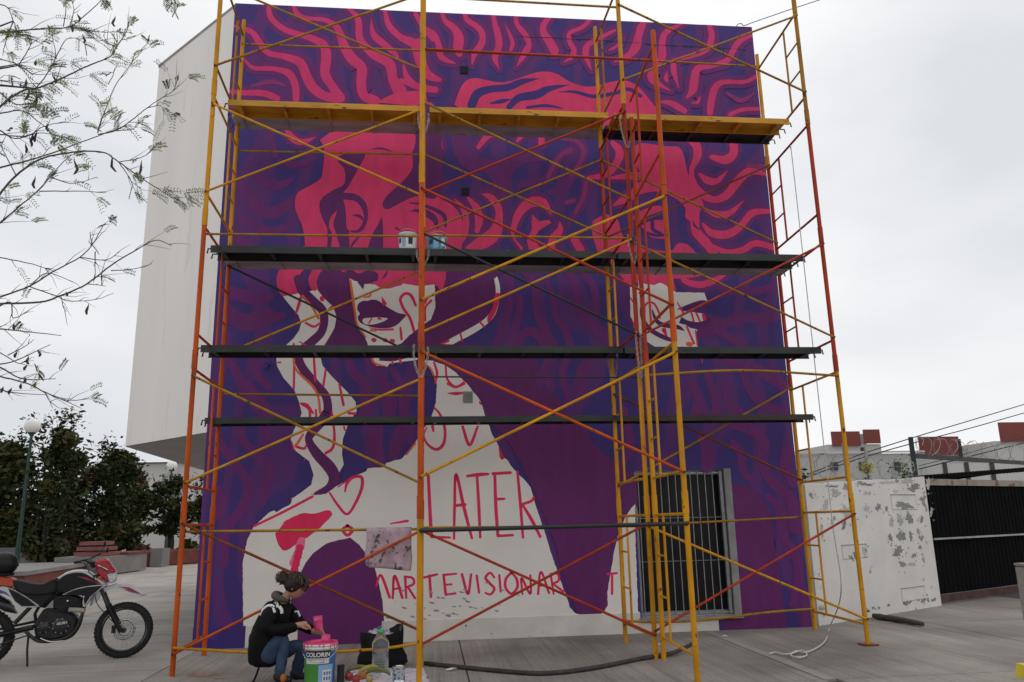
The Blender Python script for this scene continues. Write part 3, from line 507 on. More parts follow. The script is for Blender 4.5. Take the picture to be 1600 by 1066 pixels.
# bare patches where old paint has come off
random.seed(3)
for i in range(46):
    x = random.gauss(690, 55); y = 948+random.gauss(0, 16)+(x-690)*-.05
    if 605 < x < 860:
        r = random.uniform(.7, 2.6)*(1.5 if random.random() < .12 else 1); a = random.random()*3
        field([(x+r*random.uniform(.7, 1.7)*math.cos(t)*1.5, y+r*random.uniform(.4, 1.)*math.sin(t)+.35*r*math.cos(t)) for t in [k*math.pi/4 for k in range(8)]], 'grey_patch', 'bare_patches', False)
for part, mb in MUR.items(): mb.build(part, bld, kind='stuff')
# ------------------------------------------------------------------ scaffolding: one assembled structure
sc = thing('scaffolding', 'yellow, orange and red tubular steel scaffolding standing before the mural wall', 'scaffolding', (3.6, -1.5, 0))
PST = dict(A=(.28, -1.6), Ab=(.25, -.47), Bf=(2.49, -2.75), Bm=(2.49, -1.65), Bb=(2.48, -.5), E=(4.69, -1.7), Cb=(4.66, -.65), C=(4.71, -2.83), F=(4.745, -1.78), D=(6.97, -1.4), Db=(7.01, -.2))
Y, O, R_, OC, BR, BK = 'steel_yellow', 'steel_orange', 'steel_red', 'steel_ochre', 'steel_brown', 'steel_black'
JZ = [0, 1.34, 2.82, 4.30, 5.77, 7.25, 8.72]
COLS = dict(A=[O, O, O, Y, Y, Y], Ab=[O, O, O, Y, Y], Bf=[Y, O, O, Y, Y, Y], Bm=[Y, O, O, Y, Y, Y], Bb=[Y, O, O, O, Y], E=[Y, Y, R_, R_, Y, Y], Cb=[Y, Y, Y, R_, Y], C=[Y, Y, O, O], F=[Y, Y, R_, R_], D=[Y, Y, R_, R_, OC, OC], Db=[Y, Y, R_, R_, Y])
RP = .0235
for k, (x, y) in PST.items():
    cs = COLS[k]
    for i, c in enumerate(cs):
        z0 = JZ[i] if i else 0.0; z1 = JZ[i+1]
        if i == len(cs)-1: z1 = {'A': 8.5, 'Bf': 8.5, 'Bm': 8.5, 'E': 8.5, 'D': 8.5, 'C': 5.9, 'F': 5.55}.get(k, 7.45)
        u = MB().tube([(x, y, z0), (x, y, z1)], RP, c, 12).build('upright', sc)
        if i: MB().tube([(x, y, z0-.015), (x, y, z0+.17)], RP+.0045, c, 12).build('sleeve', u)
for k in ('D',): x, y = PST[k]; MB().box((x, y, .008), (.15, .15, .012), 'steel_brown').build('base_plate', sc)
def member(name, a, b, r, c, n=8, mid=None):
    pts = [a, b]
    if mid: pts = [tuple(q) for q in crom([tuple(a)]+[tuple(m_) for m_ in mid]+[tuple(b)], 8)]
    return MB().tube(pts, r, c, n).build(name, sc)
def tie(name, p, r1, q, r2, c, r=.0125, off=-.03):
    a = onpost(PST[p], r1); b = onpost(PST[q], r2); a.y += off; b.y += off
    o = member(name, a, b, r, c)
    for e in (a, b): MB().tube([(e.x, e.y-.018, e.z), (e.x, e.y+.03, e.z)], .011, 'dark_metal', 6).build('pin', o)
for t in [
 ('A',105,'Bm',-8,OC), ('A',-21,'Bm',113,OC), ('A',164,'Bm',308,Y), ('A',301,'Bm',172,Y), ('A',588,'Bm',756,OC), ('A',755,'Bm',592,Y), ('A',1022,'Bm',829,O), ('A',818,'Bm',985,BR),
 ('Ab',417,'Bb',560,BK), ('Ab',556,'Bb',424,Y),
 ('Bm',162,'E',313,OC), ('Bm',303,'E',177,R_), ('Bm',520,'E',375,Y), ('Bm',366,'E',524,BK), ('Bm',829,'E',992,R_), ('Bm',1007,'E',817,R_),
 ('Bf',296,'C',478,R_), ('Bf',470,'C',308,Y), ('Bf',550,'C',738,O), ('Bf',746,'C',551,Y),
 ('Bb',242,'Cb',370,OC), ('Bb',364,'Cb',251,OC),
 ('E',10,'D',146,OC), ('D',27,'E',127,OC), ('E',380,'D',528,OC), ('D',383,'E',528,R_), ('E',823,'D',967,Y), ('D',803,'E',986,R_),
 ('Cb',252,'Db',381,OC), ('Db',260,'Cb',373,BR), ('Cb',617,'Db',750,BR), ('Cb',760,'Db',606,OC)]:
    tie('cross_brace', *t)
for t in [('A',364,'Bm',368,OC), ('A',831,'Bm',827,OC), ('Ab',234,'Bb',240,OC), ('Ab',67,'Bb',77,OC), ('Ab',615,'Bb',618,OC), ('Bm',-8,'E',9,OC), ('Bb',77,'Cb',88,OC), ('Cb',88,'Db',102,OC), ('Bf',74,'C',92,R_), ('Bm',366,'E',371,OC), ('Bm',588,'E',589,BK), ('Bm',825,'E',822,OC), ('Cb',823,'Db',808,OC)]:
    tie('ledger', *t, r=.0125 if t[-1] != BK else .008, off=.03)
tie('ledger', 'Bf', 829, 'C', 818, BK, r=.017)
def bent(p, r1, q, r2, mids, c=OC):
    a = onpost(PST[p], r1); b = onpost(PST[q], r2); a.y -= .03; b.y -= .03
    member('bent_ledger', a, b, .0135, c, mid=[P(x, y, a.y+(b.y-a.y)*t) for x, y, t in mids])
bent('E', 588, 'D', 588, [(1158, 579, .5)]); bent('Cb', 970, 'Db', 951, [(1040, 972, .25), (1110, 968, .5), (1200, 957, .78)]); bent('A', 1012, 'Bm', 1004, [(440, 1021, .45), (582, 1015, .8)], Y)
# transverse rails and climbing rungs of each frame, lift by lift
def frame(f, b, lifts, side=1):
    (fx, fy), (bx, by) = PST[f], PST[b]
    for i in lifts:
        c = COLS[f][min(i, len(COLS[f])-1)]; c2 = COLS[b][min(i, len(COLS[b])-1)]
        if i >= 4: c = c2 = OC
        z0 = JZ[i]+(.2 if i == 0 else .335); z1 = JZ[i+1]-.02
        at = lambda t, z: Vector((fx+(bx-fx)*t, fy+(by-fy)*t, z))
        for z in (z0, z1):
            MB().tube([at(0, z), at(1, z)], .0135, c, 8).build('transverse_rail', sc)
        t = .72 if side > 0 else .3
        MB().tube([at(t, z0), at(t, z1)], .0125, c2, 8).build('ladder_rail', sc)
        for k in (1, 2):
            z = z0+(z1-z0)*k/3; MB().tube([at(t, z), at(1 if side > 0 else 0, z)], .0105, c2, 8).build('rung', sc)
frame('A', 'Ab', range(6), -1) if False else frame('A', 'Ab', range(5), 1); frame('Bf', 'Bm', range(4)); frame('Bm', 'Bb', range(5)); frame('E', 'Cb', range(5)); frame('C', 'F', range(4)); frame('D', 'Db', range(4)); frame('D', 'Db', [4], -1)

# ------------------------------------------------------------------ planks: each bay's board lies on the rails, a thing of its own
bays = [(.2, 2.495, 'left bay'), (2.505, 4.70, 'middle bay'), (4.72, 6.98, 'right bay')]
mat('plank_yellow', (.55, .27, .02), .45, var=.25, vscale=4, chips=True, chipcol=(.12, .07, .035), chipscale=9, chipth=.63, stretch=(.6, 2, 2))
mat('plank_black', (.028, .03, .031), .5, var=.35, vscale=5, chips=True, chipcol=(.26, .25, .24), chipscale=26, chipth=.70, stretch=(.7, 1.4, 1.4))
mat('plank_brown', (.04, .028, .022), .6, var=.35, vscale=4, stretch=(.4, 2, 2))
mat('plank_grey', (.36, .35, .335), .55, metal=.0, var=.25, vscale=3.5, chips=True, chipcol=(.14, .12, .10), chipscale=7, chipth=.64, stretch=(.5, 2, 2))
def plank(x0, x1, yf, yb, z, c, label, grp, hgt=.055):
    t = thing('scaffold_plank', label, 'plank', ((x0+x1)/2, (yf+yb)/2, z-hgt), group=grp)
    pr = [(yf, z), (yb, z), (yb, z-hgt), (yb-.02, z-hgt), (yb-.02, z-hgt+.004), (yb-.004, z-hgt+.004), (yb-.004, z-.004), (yf+.004, z-.004), (yf+.004, z-hgt+.004), (yf+.02, z-hgt+.004), (yf+.02, z-hgt), (yf, z-hgt)]
    if c == 'plank_grey': pr = [(yf, z), (yb, z), (yb, z-.05), (yf, z-.05)]
    MB().prism(pr, x0, x1, c, lambda u, v, w: (w, u, v)).build('deck', t)
    for k in range(5):
        x = x0+.12+(x1-x0-.24)*k/4; MB().box((x, (yf+yb)/2, z-hgt*.5-.008), (.035, yb-yf-.03, hgt*.6) if c != 'plank_grey' else (.012, yb-yf-.004, hgt+.012), c).build('rib', t)
    for x in ([x0+.01] if x0 < 1 else [])+([x1-.01] if x1 > 6 else []):
        for y in (yf+.06, yb-.06): MB().tube([(x, y, z-.02), (x+(.05 if x > x0+.1 else -.05), y, z-.02), (x+(.06 if x > x0+.1 else -.06), y, z-.075)], .009, 'dark_metal', 6).build('hook', t)
for (x0, x1, bay) in bays:
    e = bays.index((x0, x1, bay)); dz = .0 if e != 1 else .058
    G1 = 'boards laid on the scaffolding'
    plank(x0+.05, x1, -.95, -.66, 6.08-.004*e, 'plank_yellow', f'yellow plank of the topmost platform, {bay}', G1, .07)
    plank(x0+.02, x1, -.63, -.36, 6.075+.004*e, ['plank_grey', 'plank_grey', 'plank_black'][e], f'{["grey", "grey", "black"][e]} plank of the topmost platform, against the wall, {bay}', G1)
    plank(x0-(.02 if e == 0 else 0), x1-(.03 if e == 2 else 0), -.98, -.68, 4.30-.004*e, 'plank_black', f'black front plank of the platform with paint buckets, {bay}', G1, .08)
    plank(x0+(.04 if e == 0 else 0), x1-(.05 if e == 2 else 0), -.64, -.36, 4.285-.004*e, 'plank_grey', f'grey rear plank of the platform with paint buckets, {bay}', G1)
    plank(x0-(.03 if e == 0 else 0), x1+(.03 if e == 2 else 0), -1.05, -.74, 3.165-.004*e, 'plank_black', f'black plank level with the painted mouths, {bay}', G1, .075)
    plank(x0-(.02 if e == 0 else 0), x1, -.76, -.5, 2.435-.004*e, ['plank_black', 'plank_black', 'plank_brown'][e], f'{["black", "black", "brown"][e]} plank of the lowest platform, {bay}', G1, .065)
# ------------------------------------------------------------------ chains that tie the boards to the uprights
def chain(pts, label, r=.0026, ln=.036):
    q = [Vector(p) for p in crom([tuple(p) for p in pts], 10)]; mb = MB(); acc = 0; pos = [q[0]]
    for a, b in zip(q, q[1:]):
        d = (b-a).length; t = ln*.74-acc
        while t <= d: pos.append(a+(b-a)*(t/d)); t += ln*.74
        acc = (acc+d) % (ln*.74)
    for i in range(len(pos)-1):
        u = (pos[i+1]-pos[i]).normalized(); s_ = u.orthogonal().normalized(); s_ = (s_ if i % 2 else u.cross(s_)); c = (pos[i]+pos[i+1])/2
        ring = [c+u*(ln*.5*math.cos(t))+s_*(.0095*math.sin(t)) for t in [2*math.pi*k/9 for k in range(10)]]
        mb.tube(ring, r, 'chain_steel', 5, cap=False)
    o = mb.build('chain'); recenter(o); tag(o, label, 'chain', 'chains tied round the scaffold posts'); return o
def loopch(p, r0, r1, w, label, r=.0026):
    x, y = PST[p]; a = onpost((x, y), r0); b = onpost((x, y), r1)
    chain([(x-w, y-.03, a.z), (x-w*.9, y-.05, (a.z+b.z)/2), (x, y-.06, b.z), (x+w*.9, y-.05, (a.z+b.z)/2), (x+w, y-.03, a.z)], label, r)
loopch('Bm', 178, 216, .055, 'steel chain hanging round the central post below the topmost platform')
loopch('E', 182, 235, .06, 'steel chain hanging from the right end of the yellow middle plank')
loopch('Bm', 392, 418, .06, 'steel chain round the central post below the paint buckets')
loopch('E', 368, 415, .045, 'steel chain on the red post at the platform with buckets')
loopch('E', 520, 592, .022, 'long bright chain hanging doubled on the double post left of the right painted face', .004)
loopch('Bf', 540, 592, .06, 'steel chain hanging round the central post below the painted chin')
loopch('Cb', 550, 600, .05, 'steel chain hanging on the yellow rear post right of the dress')
# ------------------------------------------------------------------ right side: rendered block wall, gate, what lies behind
mat('blockwall', (.70, .675, .64), .85, var=.08, vscale=2, bump=.4, bscale=25, chips=True, chipcol=(.27, .26, .25), chipscale=3.4, chipth=.615)
mat('blockwall_side', (.45, .43, .40), .9, var=.2, vscale=3, bump=.4)
mat('cement', (.25, .245, .235), .9, var=.2, vscale=4, bump=.3, bscale=30)
mat('cement_light', (.46, .45, .43), .9, var=.2, vscale=4, bump=.3, bscale=30)
mat('rust_beam', (.30, .26, .21), .7, var=.25, vscale=4, chips=True, chipcol=(.22, .09, .04), chipscale=5, chipth=.58)
mat('rust_red', (.075, .035, .025), .8, var=.35, vscale=6)
mat('gate_black', (.005, .005, .006), .8, var=.3, vscale=3, spec=.05)
A0 = Vector((7.19, .06, 0)); A1 = Vector((9.80, 1.62, 0)); du = (A1-A0).normalized(); dn = Vector((du.y, -du.x, 0))
LW = (A1-A0).length
def wl(t, d, z): q = A0+du*t+dn*d; return Vector((q.x, q.y, z))   # along the wall, out of it, up
bw = thing('boundary_wall', 'low white rendered block wall with grey bare patches beside the mural wall', 'wall', A0+du*LW/2)
zt0, zt1 = 1.665, 1.80
n_ = 14; m_ = MB(); top = [zt0+(zt1-zt0)*k/n_+random.uniform(-.008, .008) for k in range(n_+1)]
for k in range(n_):
    a, b = LW*k/n_, LW*(k+1)/n_
    m_.add([wl(a, 0, 0), wl(b, 0, 0), wl(b, 0, top[k+1]), wl(a, 0, top[k]), wl(a, -.18, top[k]), wl(b, -.18, top[k+1])], [(0, 1, 2, 3), (3, 2, 5, 4)], 'blockwall')
m_.add([wl(0, 0, 0), wl(0, -.18, 0), wl(0, -.18, top[0]), wl(0, 0, top[0])], [(0, 1, 2, 3)], 'blockwall_side'); m_.add([wl(LW, 0, 0), wl(LW, -.18, 0), wl(LW, -.18, top[-1]), wl(LW, 0, top[-1])], [(3, 2, 1, 0)], 'blockwall_side')
m_.add([wl(0, -.18, 0), wl(LW, -.18, 0), wl(LW, -.18, top[-1]), wl(0, -.18, top[0])], [(3, 2, 1, 0)], 'cement'); m_.build('wall', bw)
def onwall(x, y):      # photo pixel on this wall's face
    d = ray(x, y); t = (A0-CAM).dot(dn)/d.dot(dn); q = CAM+d*t; return ((q-A0).dot(du), q.z)
for (x, y, w, h) in ((1412, 785, 36, 24), (1335, 862, 36, 25), (1427, 928, 34, 26)):
    s0, z0 = onwall(x-w/2, y+h/2); s1, z1 = onwall(x+w/2, y-h/2); f_ = MB()
    for (a, b, c, d) in ((s0, s1, z0, z0+.006), (s0, s1, z1-.007, z1), (s0, s0+.006, z0, z1), (s1-.004, s1, z0, z1)):
        f_.add([wl(a, .006, c), wl(b, .006, c), wl(b, .006, d), wl(a, .006, d)], [(0, 1, 2, 3)], 'cement')
    f_.add([wl(s0, .012, z1), wl(s1, .012, z1), wl(s1, 0, z1+.004), wl(s0, 0, z1+.004)], [(0, 1, 2, 3)], 'blockwall_side'); f_.build('meter_hatch', bw)
random.seed(11)
for (x, y, w, h) in [(1412,790,30,14), (1306,770,16,16), (1290,790,9,26), (1322,800,14,24), (1354,795,9,14), (1372,793,10,12), (1385,795,7,8), (1393,815,10,16), (1406,812,11,22), (1421,810,13,22), (1440,812,8,12), (1391,840,9,12), (1408,838,14,22), (1423,838,7,16), (1403,862,18,18), (1428,868,6,10), (1410,882,8,14), (1425,882,12,8), (1337,868,8,14), (1350,862,8,16), (1319,820,8,16), (1428,762,22,14), (1400,768,14,6), (1355,771,14,5), (1300,815,8,10), (1440,780,6,10), (1284,830,6,24), (1437,855,5,8), (1443,940,6,12), (1417,942,5,10), (1352,757,26,6), (1385,754,24,7), (1418,752,30,8), (1450,756,10,18), (1300,760,20,5), (1455,800,5,16)]:
    nv = 44; f1, f2, f3, f4 = [random.uniform(0, 6.28) for q in range(4)]; pts = []
    for k in range(nv):
        t = k*2*math.pi/nv; r = .78+.22*math.sin(2*t+f1)+.14*math.sin(5*t+f2)+.12*math.sin(9*t+f3)+.10*math.sin(15*t+f4)+random.uniform(-.1, .1); a, z = onwall(x+w*.5*r*math.cos(t), y-h*.5*r*math.sin(t)); pts.append(wl(a, .002, z))
    MB().add(pts, [tuple(range(nv))], random.choice(['cement', 'cement_light', 'cement_light'])).build('bare_patch', bw)
    for q in range(random.randint(2, 6)):
        xx = x+w*random.uniform(-.9, .9); yy = y+h*random.uniform(-.9, .9); s_ = random.uniform(.5, 1.6); p_ = []
        for k in range(9):
            t = k*2*math.pi/9; r = random.uniform(.4, 1.1)*s_; a, z = onwall(xx+r*math.cos(t), yy-r*1.4*math.sin(t)); p_.append(wl(a, .0026, z))
        MB().add(p_, [tuple(range(9))], 'cement').build('bare_patch', bw)
for k in range(34):
    x = random.uniform(1345, 1462); y = 978-(x-1275)*.164-random.uniform(10, 14); a, z = onwall(x, y); r = random.uniform(.01, .03); pts = [wl(a+random.uniform(.8, 2.2)*r*math.cos(t), .002+.0003*(k % 3), max(.01, z+r*random.uniform(.5, 1)*math.sin(t))) for t in [q*math.pi/4 for q in range(8)]]
    MB().add(pts, [tuple(range(8))], 'cement').build('bare_patch', bw)
a_, z_ = onwall(1282, 948); MB().tube([wl(a_, 0, z_), wl(a_, .07, z_)], .035, 'blockwall', 10).build('pipe_stub', bw)
# gate
G0 = Vector((9.86, 1.74, 0)); gd = Vector((.888, .46, 0)).normalized(); gn = Vector((gd.y, -gd.x, 0))
def gl(t, d, z): q = G0+gd*t+gn*d; return Vector((q.x, q.y, z))
gt = thing('metal_gate', 'black corrugated metal gate under a rusty beam at the right edge', 'gate', gl(2, 0, 0))
zg = 1.69
for j in range(4):
    mm = MB(); t = j*.96
    while t < j*.96+.955:
        mm.add([gl(t, 0, .14), gl(t+.05, 0, .14), gl(t+.05, 0, zg), gl(t, 0, zg), gl(t+.065, .010, .14), gl(t+.065, .010, zg), gl(t+.105, .010, .14), gl(t+.105, .010, zg), gl(t+.12, 0, .14), gl(t+.12, 0, zg)], [(0, 1, 2, 3), (1, 4, 5, 2), (4, 6, 7, 5), (6, 8, 9, 7)], 'gate_black'); t += .12
    mm.build('gate_sheet', gt)
def gbar(z0, z1, d, m, nm): MB().prism([(0-.06, z0), (3.9, z0), (3.9, z1), (-.06, z1)], d, d+.05, m, lambda u, v, w: gl(u, w, v)).build(nm, gt)
gbar(zg-.005, zg+.09, -.01, 'rust_beam', 'lintel'); gbar(.90, .925, .03, 'galv', 'mid_rail'); gbar(.03, .13, .0, 'rust_red', 'bottom_rail')
# corrugated shed roof beyond the gate
mm = MB(); t = .25; up_ = 0
while t < 4:
    za = zg+.13+(t-.25)*.055; zc = .03
    mm.add([gl(t, -.25, za), gl(t+.06, -.25, za+zc), gl(t+.12, -.25, za), gl(t, -2.5, za-.2), gl(t+.06, -2.5, za+zc-.2), gl(t+.12, -2.5, za-.2)], [(0, 1, 4, 3), (1, 2, 5, 4)], 'gate_black'); t += .12
    mm.add([gl(t-.12, -.25, za-.05), gl(t, -.25, za-.05), gl(t, -.25, za), gl(t-.06, -.25, za+zc), gl(t-.12, -.25, za)], [(0, 1, 2, 3, 4)], 'gate_black')
o = mm.build('shed_roof'); recenter(o); tag(o, 'dark corrugated shed roof edge behind the black gate', 'roof')
# razor wire with its posts
wp_ = thing('razor_wire_fence', 'coiled razor wire on black steel posts above the white wall', 'fence', wl(LW/2, -.1, 1.7))
for (x, r0, r1, d) in ((1335, 752, 692, -.1), (1371, 750, 697, -.12)):
    a, z0 = onwall(x, r0); a1, z1 = onwall(x, r1); MB().tube([wl(a, d, 1.5), wl(a, d, z1)], .02, 'galv', 6).build('post', wp_)
a, z1 = onwall(1433, 682); MB().box(tuple(wl(a, -.1, (1.5+z1)/2)), (.05, .05, z1-1.5), 'steel_black').build('post', wp_)
zb = onwall(1440, 712)[1]
MB().prism([(a, zb-.03), (a+4.4, zb-.03), (a+4.4, zb+.035), (a, zb+.035)], -.12, -.08, 'steel_black', lambda u, v, w: wl(u, w, v)).build('beam', wp_)
a2 = a+1.55; MB().box(tuple(wl(a2, -.1, zb+.17)), (.04, .04, .30), 'steel_black').build('post', wp_)
def coil(t0, t1, zc, r, turns, lab):
    pts = []; N_ = turns*14
    for k in range(N_+1):
        an = 2*math.pi*k/14; t = t0+(t1-t0)*k/N_; rr = r*random.uniform(.85, 1.1); pts.append(wl(t+.12*math.sin(an*.5), -.1+rr*math.cos(an)*.8, zc+rr*math.sin(an)))
    mb = MB().tube(pts, .0038, 'galv', 4)
    for p in pts[::2]: mb.box(p, (.03, .006, .004), 'galv', Matrix.Rotation(random.random()*3, 3, 'Y'))
    mb.build('razor_coil', wp_)
coil(.05, a-.05, 1.90, .15, 15, ''); coil(a+.1, a+4, zb+.16, .15, 14, '')
for dz in (.03, .16, .28): MB().tube([wl(.02, -.1, 1.72+dz), wl(a, -.1, 1.80+dz)], .003, 'galv', 4).build('strand', wp_)
# leafy weeds on top of the wall
mat('leaf_green', (.085, .13, .035), .6, var=.45, vscale=25); mat('leaf_yellow', (.42, .36, .03), .6, var=.35, vscale=20); mat('leaf_dark', (.032, .044, .013), .6, spec=.2, var=.5, vscale=6); mat('leaf_olive', (.058, .058, .013), .6, var=.5, vscale=4); mat('leaf_rust', (.11, .055, .02), .6, var=.5, vscale=5); mat('leaf_lime', (.20, .25, .06), .5, var=.35, vscale=12)
mat('bark', (.055, .045, .038), .9, var=.3, vscale=12, bump=.5, bscale=40); mat('bark_grey', (.10, .085, .075), .9, var=.35, vscale=14, bump=.5, bscale=40); mat('pod', (.05, .034, .026), .7, var=.4, vscale=10)
def leafquads(mb, c, n, sx, sy, sz, size, m, gauss=True):
    for i in range(n):
        if gauss: p = Vector((random.gauss(c[0], sx), random.gauss(c[1], sy), random.gauss(c[2], sz)))
        else:
            q = Vector((random.gauss(0, 1), random.gauss(0, 1), random.gauss(0, 1))).normalized()*random.random()**.4; p = Vector((c[0]+q.x*sx, c[1]+q.y*sy, c[2]+q.z*sz))
        u = Vector((random.gauss(0, 1), random.gauss(0, 1), random.gauss(0, .6))).normalized(); v = u.cross(Vector((random.gauss(0, 1), random.gauss(0, 1), random.gauss(0, 1)))).normalized()
        s = size*random.choice([.45, .7, .9, 1.1, 1.5, 1.9])*random.uniform(.85, 1.15); mb.add([p-u*s, p+v*s*.45, p+u*s, p-v*s*.45], [(0, 1, 2, 3)], m)
for nm, lab, x, y, ml, sz, nn in (('wall_weed', 'yellow-flowered weed growing on top of the white wall', 1365, 730, 'leaf_yellow', .05, 70), ('wall_weed', 'dark green leafy weed beside the black post on the white wall', 1422, 735, 'leaf_green', .10, 150), ('wall_weed', 'dark weed in the gap between mural wall and white wall', 1264, 742, 'leaf_dark', .05, 80)):
    a, z = onwall(x, y); t = thing(nm, lab, 'plant', wl(a, -.1, 1.68), group='weeds on the white wall'); mb = MB(); leafquads(mb, wl(a, -.1, z), nn, sz, sz*.5, sz*.8, .022, ml)
    if ml == 'leaf_yellow': leafquads(mb, wl(a, -.1, z-.12), 40, .04, .03, .05, .02, 'leaf_green')
    mb.build('leaves', t); MB().tube([wl(a, -.1, 1.66), wl(a+.02, -.1, z)], .006, 'bark', 5).build('stem', t)
# cables
def cable(pts, r, label, m='black', grp=None, nm='cable', d=None):
    q = [P(x, y, Yp) for x, y, Yp in pts]; o = MB().tube([tuple(p) for p in crom([tuple(p) for p in q], 8)], r, m, 5).build(nm); recenter(o); return tag(o, label, 'cable', grp)
cable([(1262,741,.6),(1345,710,2),(1436,681,3),(1520,656,4),(1640,620,5)], .009, 'topmost overhead cable rising to the right past the black post', grp='overhead cables')
cable([(1262,745,.6),(1345,716,2),(1436,690,3),(1520,668,4),(1640,634,5)], .009, 'second overhead cable rising to the right past the black post', grp='overhead cables')
cable([(1436,733,2.6),(1520,712,3.4),(1640,682,4.5)], .010, 'lower overhead cable rising behind the razor wire', grp='overhead cables')
cable([(1436,728,2.8),(1520,706,3.6),(1640,672,4.7)], .006, 'thin overhead cable just above the lower one', grp='overhead cables')
cable([(1151,41,.1),(1153,38,.05),(1158,37,0),(1163,40,-.02),(1180,34,-.05),(1235,15,-.1),(1290,-3,-.2)], .006, 'black cable leaving the roof corner of the mural building')
# far housing blocks
mat('far_grey', (.40, .40, .39), .9, var=.06, vscale=.12); mat('far_white', (.50, .49, .475), .9, var=.06, vscale=.15); mat('far_red', (.19, .05, .042), .85, var=.12, vscale=.3); mat('far_dark', (.05, .05, .05), .8)
def fbox(mb, x0, y0, x1, y1, Yp, m, dep=8.):
    a = P(x0, y1, Yp); b = P(x1, y0, Yp); zz = (a.z, b.z); mb.box(((a.x+b.x)/2, Yp+dep/2, (a.z+b.z)/2), (b.x-a.x, dep, b.z-a.z), m); return mb
def fthing(nm, lab, parts, Yp):
    g0 = P((parts[0][1]+parts[0][3])/2, 790, Yp); t = thing(nm, lab, 'building', (g0.x, Yp, 0))
    for (pn, x0, y0, x1, y1, m, dy) in parts: fbox(MB(), x0, y0, x1, y1, Yp+dy, m, 8-dy*2 if dy >= 0 else .3).build(pn, t)
fthing('grey_block', 'long low grey building behind the white wall and razor wire', [('wall', 1240, 708, 1445, 800, 'far_grey', 0), ('parapet', 1240, 704, 1445, 709, 'far_white', -.3), ('annex', 1440, 721, 1720, 800, 'far_white', 1)], 60)
for x in (1300, 1345, 1400): fbox(MB(), x, 722, x+9, 735, 59.8, 'far_dark', .3).build('window', bpy.data.objects['grey_block'])
for x in (1478, 1512, 1552): fbox(MB(), x, 722, x+1.0, 760, 60.9, 'far_dark', .04).build('downpipe', bpy.data.objects['grey_block'])
fthing('tower_block', 'far white block with two red roof boxes left of the black post', [('wall', 1304, 694, 1376, 800, 'far_white', 0), ('red_box', 1302, 674, 1343, 697, 'far_red', -.4), ('red_box', 1352, 671, 1374, 693, 'far_red', -.4), ('water_tank', 1343, 678, 1352, 697, 'far_grey', 1), ('stair_window', 1346, 699, 1354, 709, 'far_dark', -.1), ('low_red_box', 1288, 708, 1303, 720, 'far_red', .5)], 85)
fthing('tower_block', 'far block with one wide red roof box right of the black post', [('wall', 1442, 706, 1512, 800, 'far_white', 0), ('red_box', 1440, 682, 1497, 711, 'far_red', -.4), ('low_red_box', 1497, 698, 1512, 706, 'far_red', .6), ('water_tank', 1500, 704, 1518, 716, 'far_grey', .2)], 80)
fthing('tower_block', 'far block with tall red roof box cut by the right picture edge', [('wall', 1570, 688, 1680, 800, 'far_white', 0), ('red_box', 1566, 659, 1680, 690, 'far_red', -.4)], 75)
# concrete stub at the right edge, yellow kerb
pb = G(1594, 1043)
zt = onpost((pb.x, pb.y), 886).z
t = thing('concrete_pier', 'weathered pale concrete pier at the right picture edge', 'pier', (pb.x+.18, pb.y, 0))
MB().prism([(0.0, 0), (.40, 0), (.40, zt-.01), (.38, zt), (.02, zt+.0), (0.0, zt-.012)], -.12, .12, 'concrete_strip', lambda u, v, w: (pb.x+u+.19, pb.y+w, v)).build('body', t)
MB().box((pb.x+.39, pb.y, zt+.012), (.41, .25, .02), 'cement').build('cap', t)
pk = G(1603, 1062); mat('yellow_paint', (.62, .5, .04), .6, var=.15, vscale=8, chips=True, chipcol=(.2, .19, .17), chipscale=12, chipth=.66)
o = MB().prism([(0, 0), (.25, 0), (.25, .1), (.03, .1)], -.5, .12, 'yellow_paint', lambda u, v, w: (pk.x+u, pk.y+w, v)).build('kerb_block'); recenter(o); tag(o, 'yellow painted kerb block in the bottom right corner', 'kerb')

# ------------------------------------------------------------------ left side: plaza, planters, trees, lamps
mat('brick_red', (.16, .045, .035), .85, var=.25, vscale=3, bump=.3, bscale=20); mat('bench_pink', (.22, .08, .07), .8, var=.2, vscale=3); mat('planter_grey', (.21, .20, .19), .85, var=.15, vscale=2)
mat('globe', (.78, .77, .74), .35, var=.03, spec=.4); mat('pole_green', (.018, .045, .035), .45, var=.2); mat('soil', (.06, .05, .035), .95, var=.3)
t = thing('white_hall', 'plain white building beyond the plaza trees, behind the overhang', 'building', (P(260, 860, 39).x, 39, 0)); fbox(MB(), 196, 722, 420, 868, 39, 'far_white', 10).build('wall', t); fbox(MB(), 195, 720, 421, 723, 38.7, 'far_grey', 10.6).build('parapet', t)
def lowwall(nm, lab, p0, p1, h, dep, m, capm=None, cat='planter'):
    a = G(*p0); b = G(*p1); d = (b-a).normalized(); nn = Vector((-d.y, d.x, 0)); t = thing(nm, lab, cat, ((a+b)/2))
    def q(u, w, z): v = a+d*u+nn*w; return (v.x, v.y, z)
    Lq = (b-a).length; MB().prism([(0, 0), (Lq, 0), (Lq, h), (0, h)], 0, dep, m, lambda u, v, w: q(u, w, v)).build('body', t)
    if capm: MB().prism([(-.05, h), (Lq+.05, h), (Lq+.05, h+.1), (-.05, h+.1)], -.05, dep+.05, capm, lambda u, v, w: q(u, w, v)).build('coping', t)
    return t, q, Lq
lowwall('planter', 'long low red brick planter with grey coping behind the motorcycle', (36, 917), (146, 896), .26, 3.5, 'brick_red', 'planter_grey')
lowwall('planter', 'grey concrete planter wall further back behind the motorcycle seat', (-60, 902), (60, 893), .8, 2., 'planter_grey')
t_, q_, L_ = lowwall('plaza_bench', 'grey concrete bench with stepped pink slabs on one end', (166, 898), (228, 890), .52, 1.6, 'planter_grey', None, 'bench')
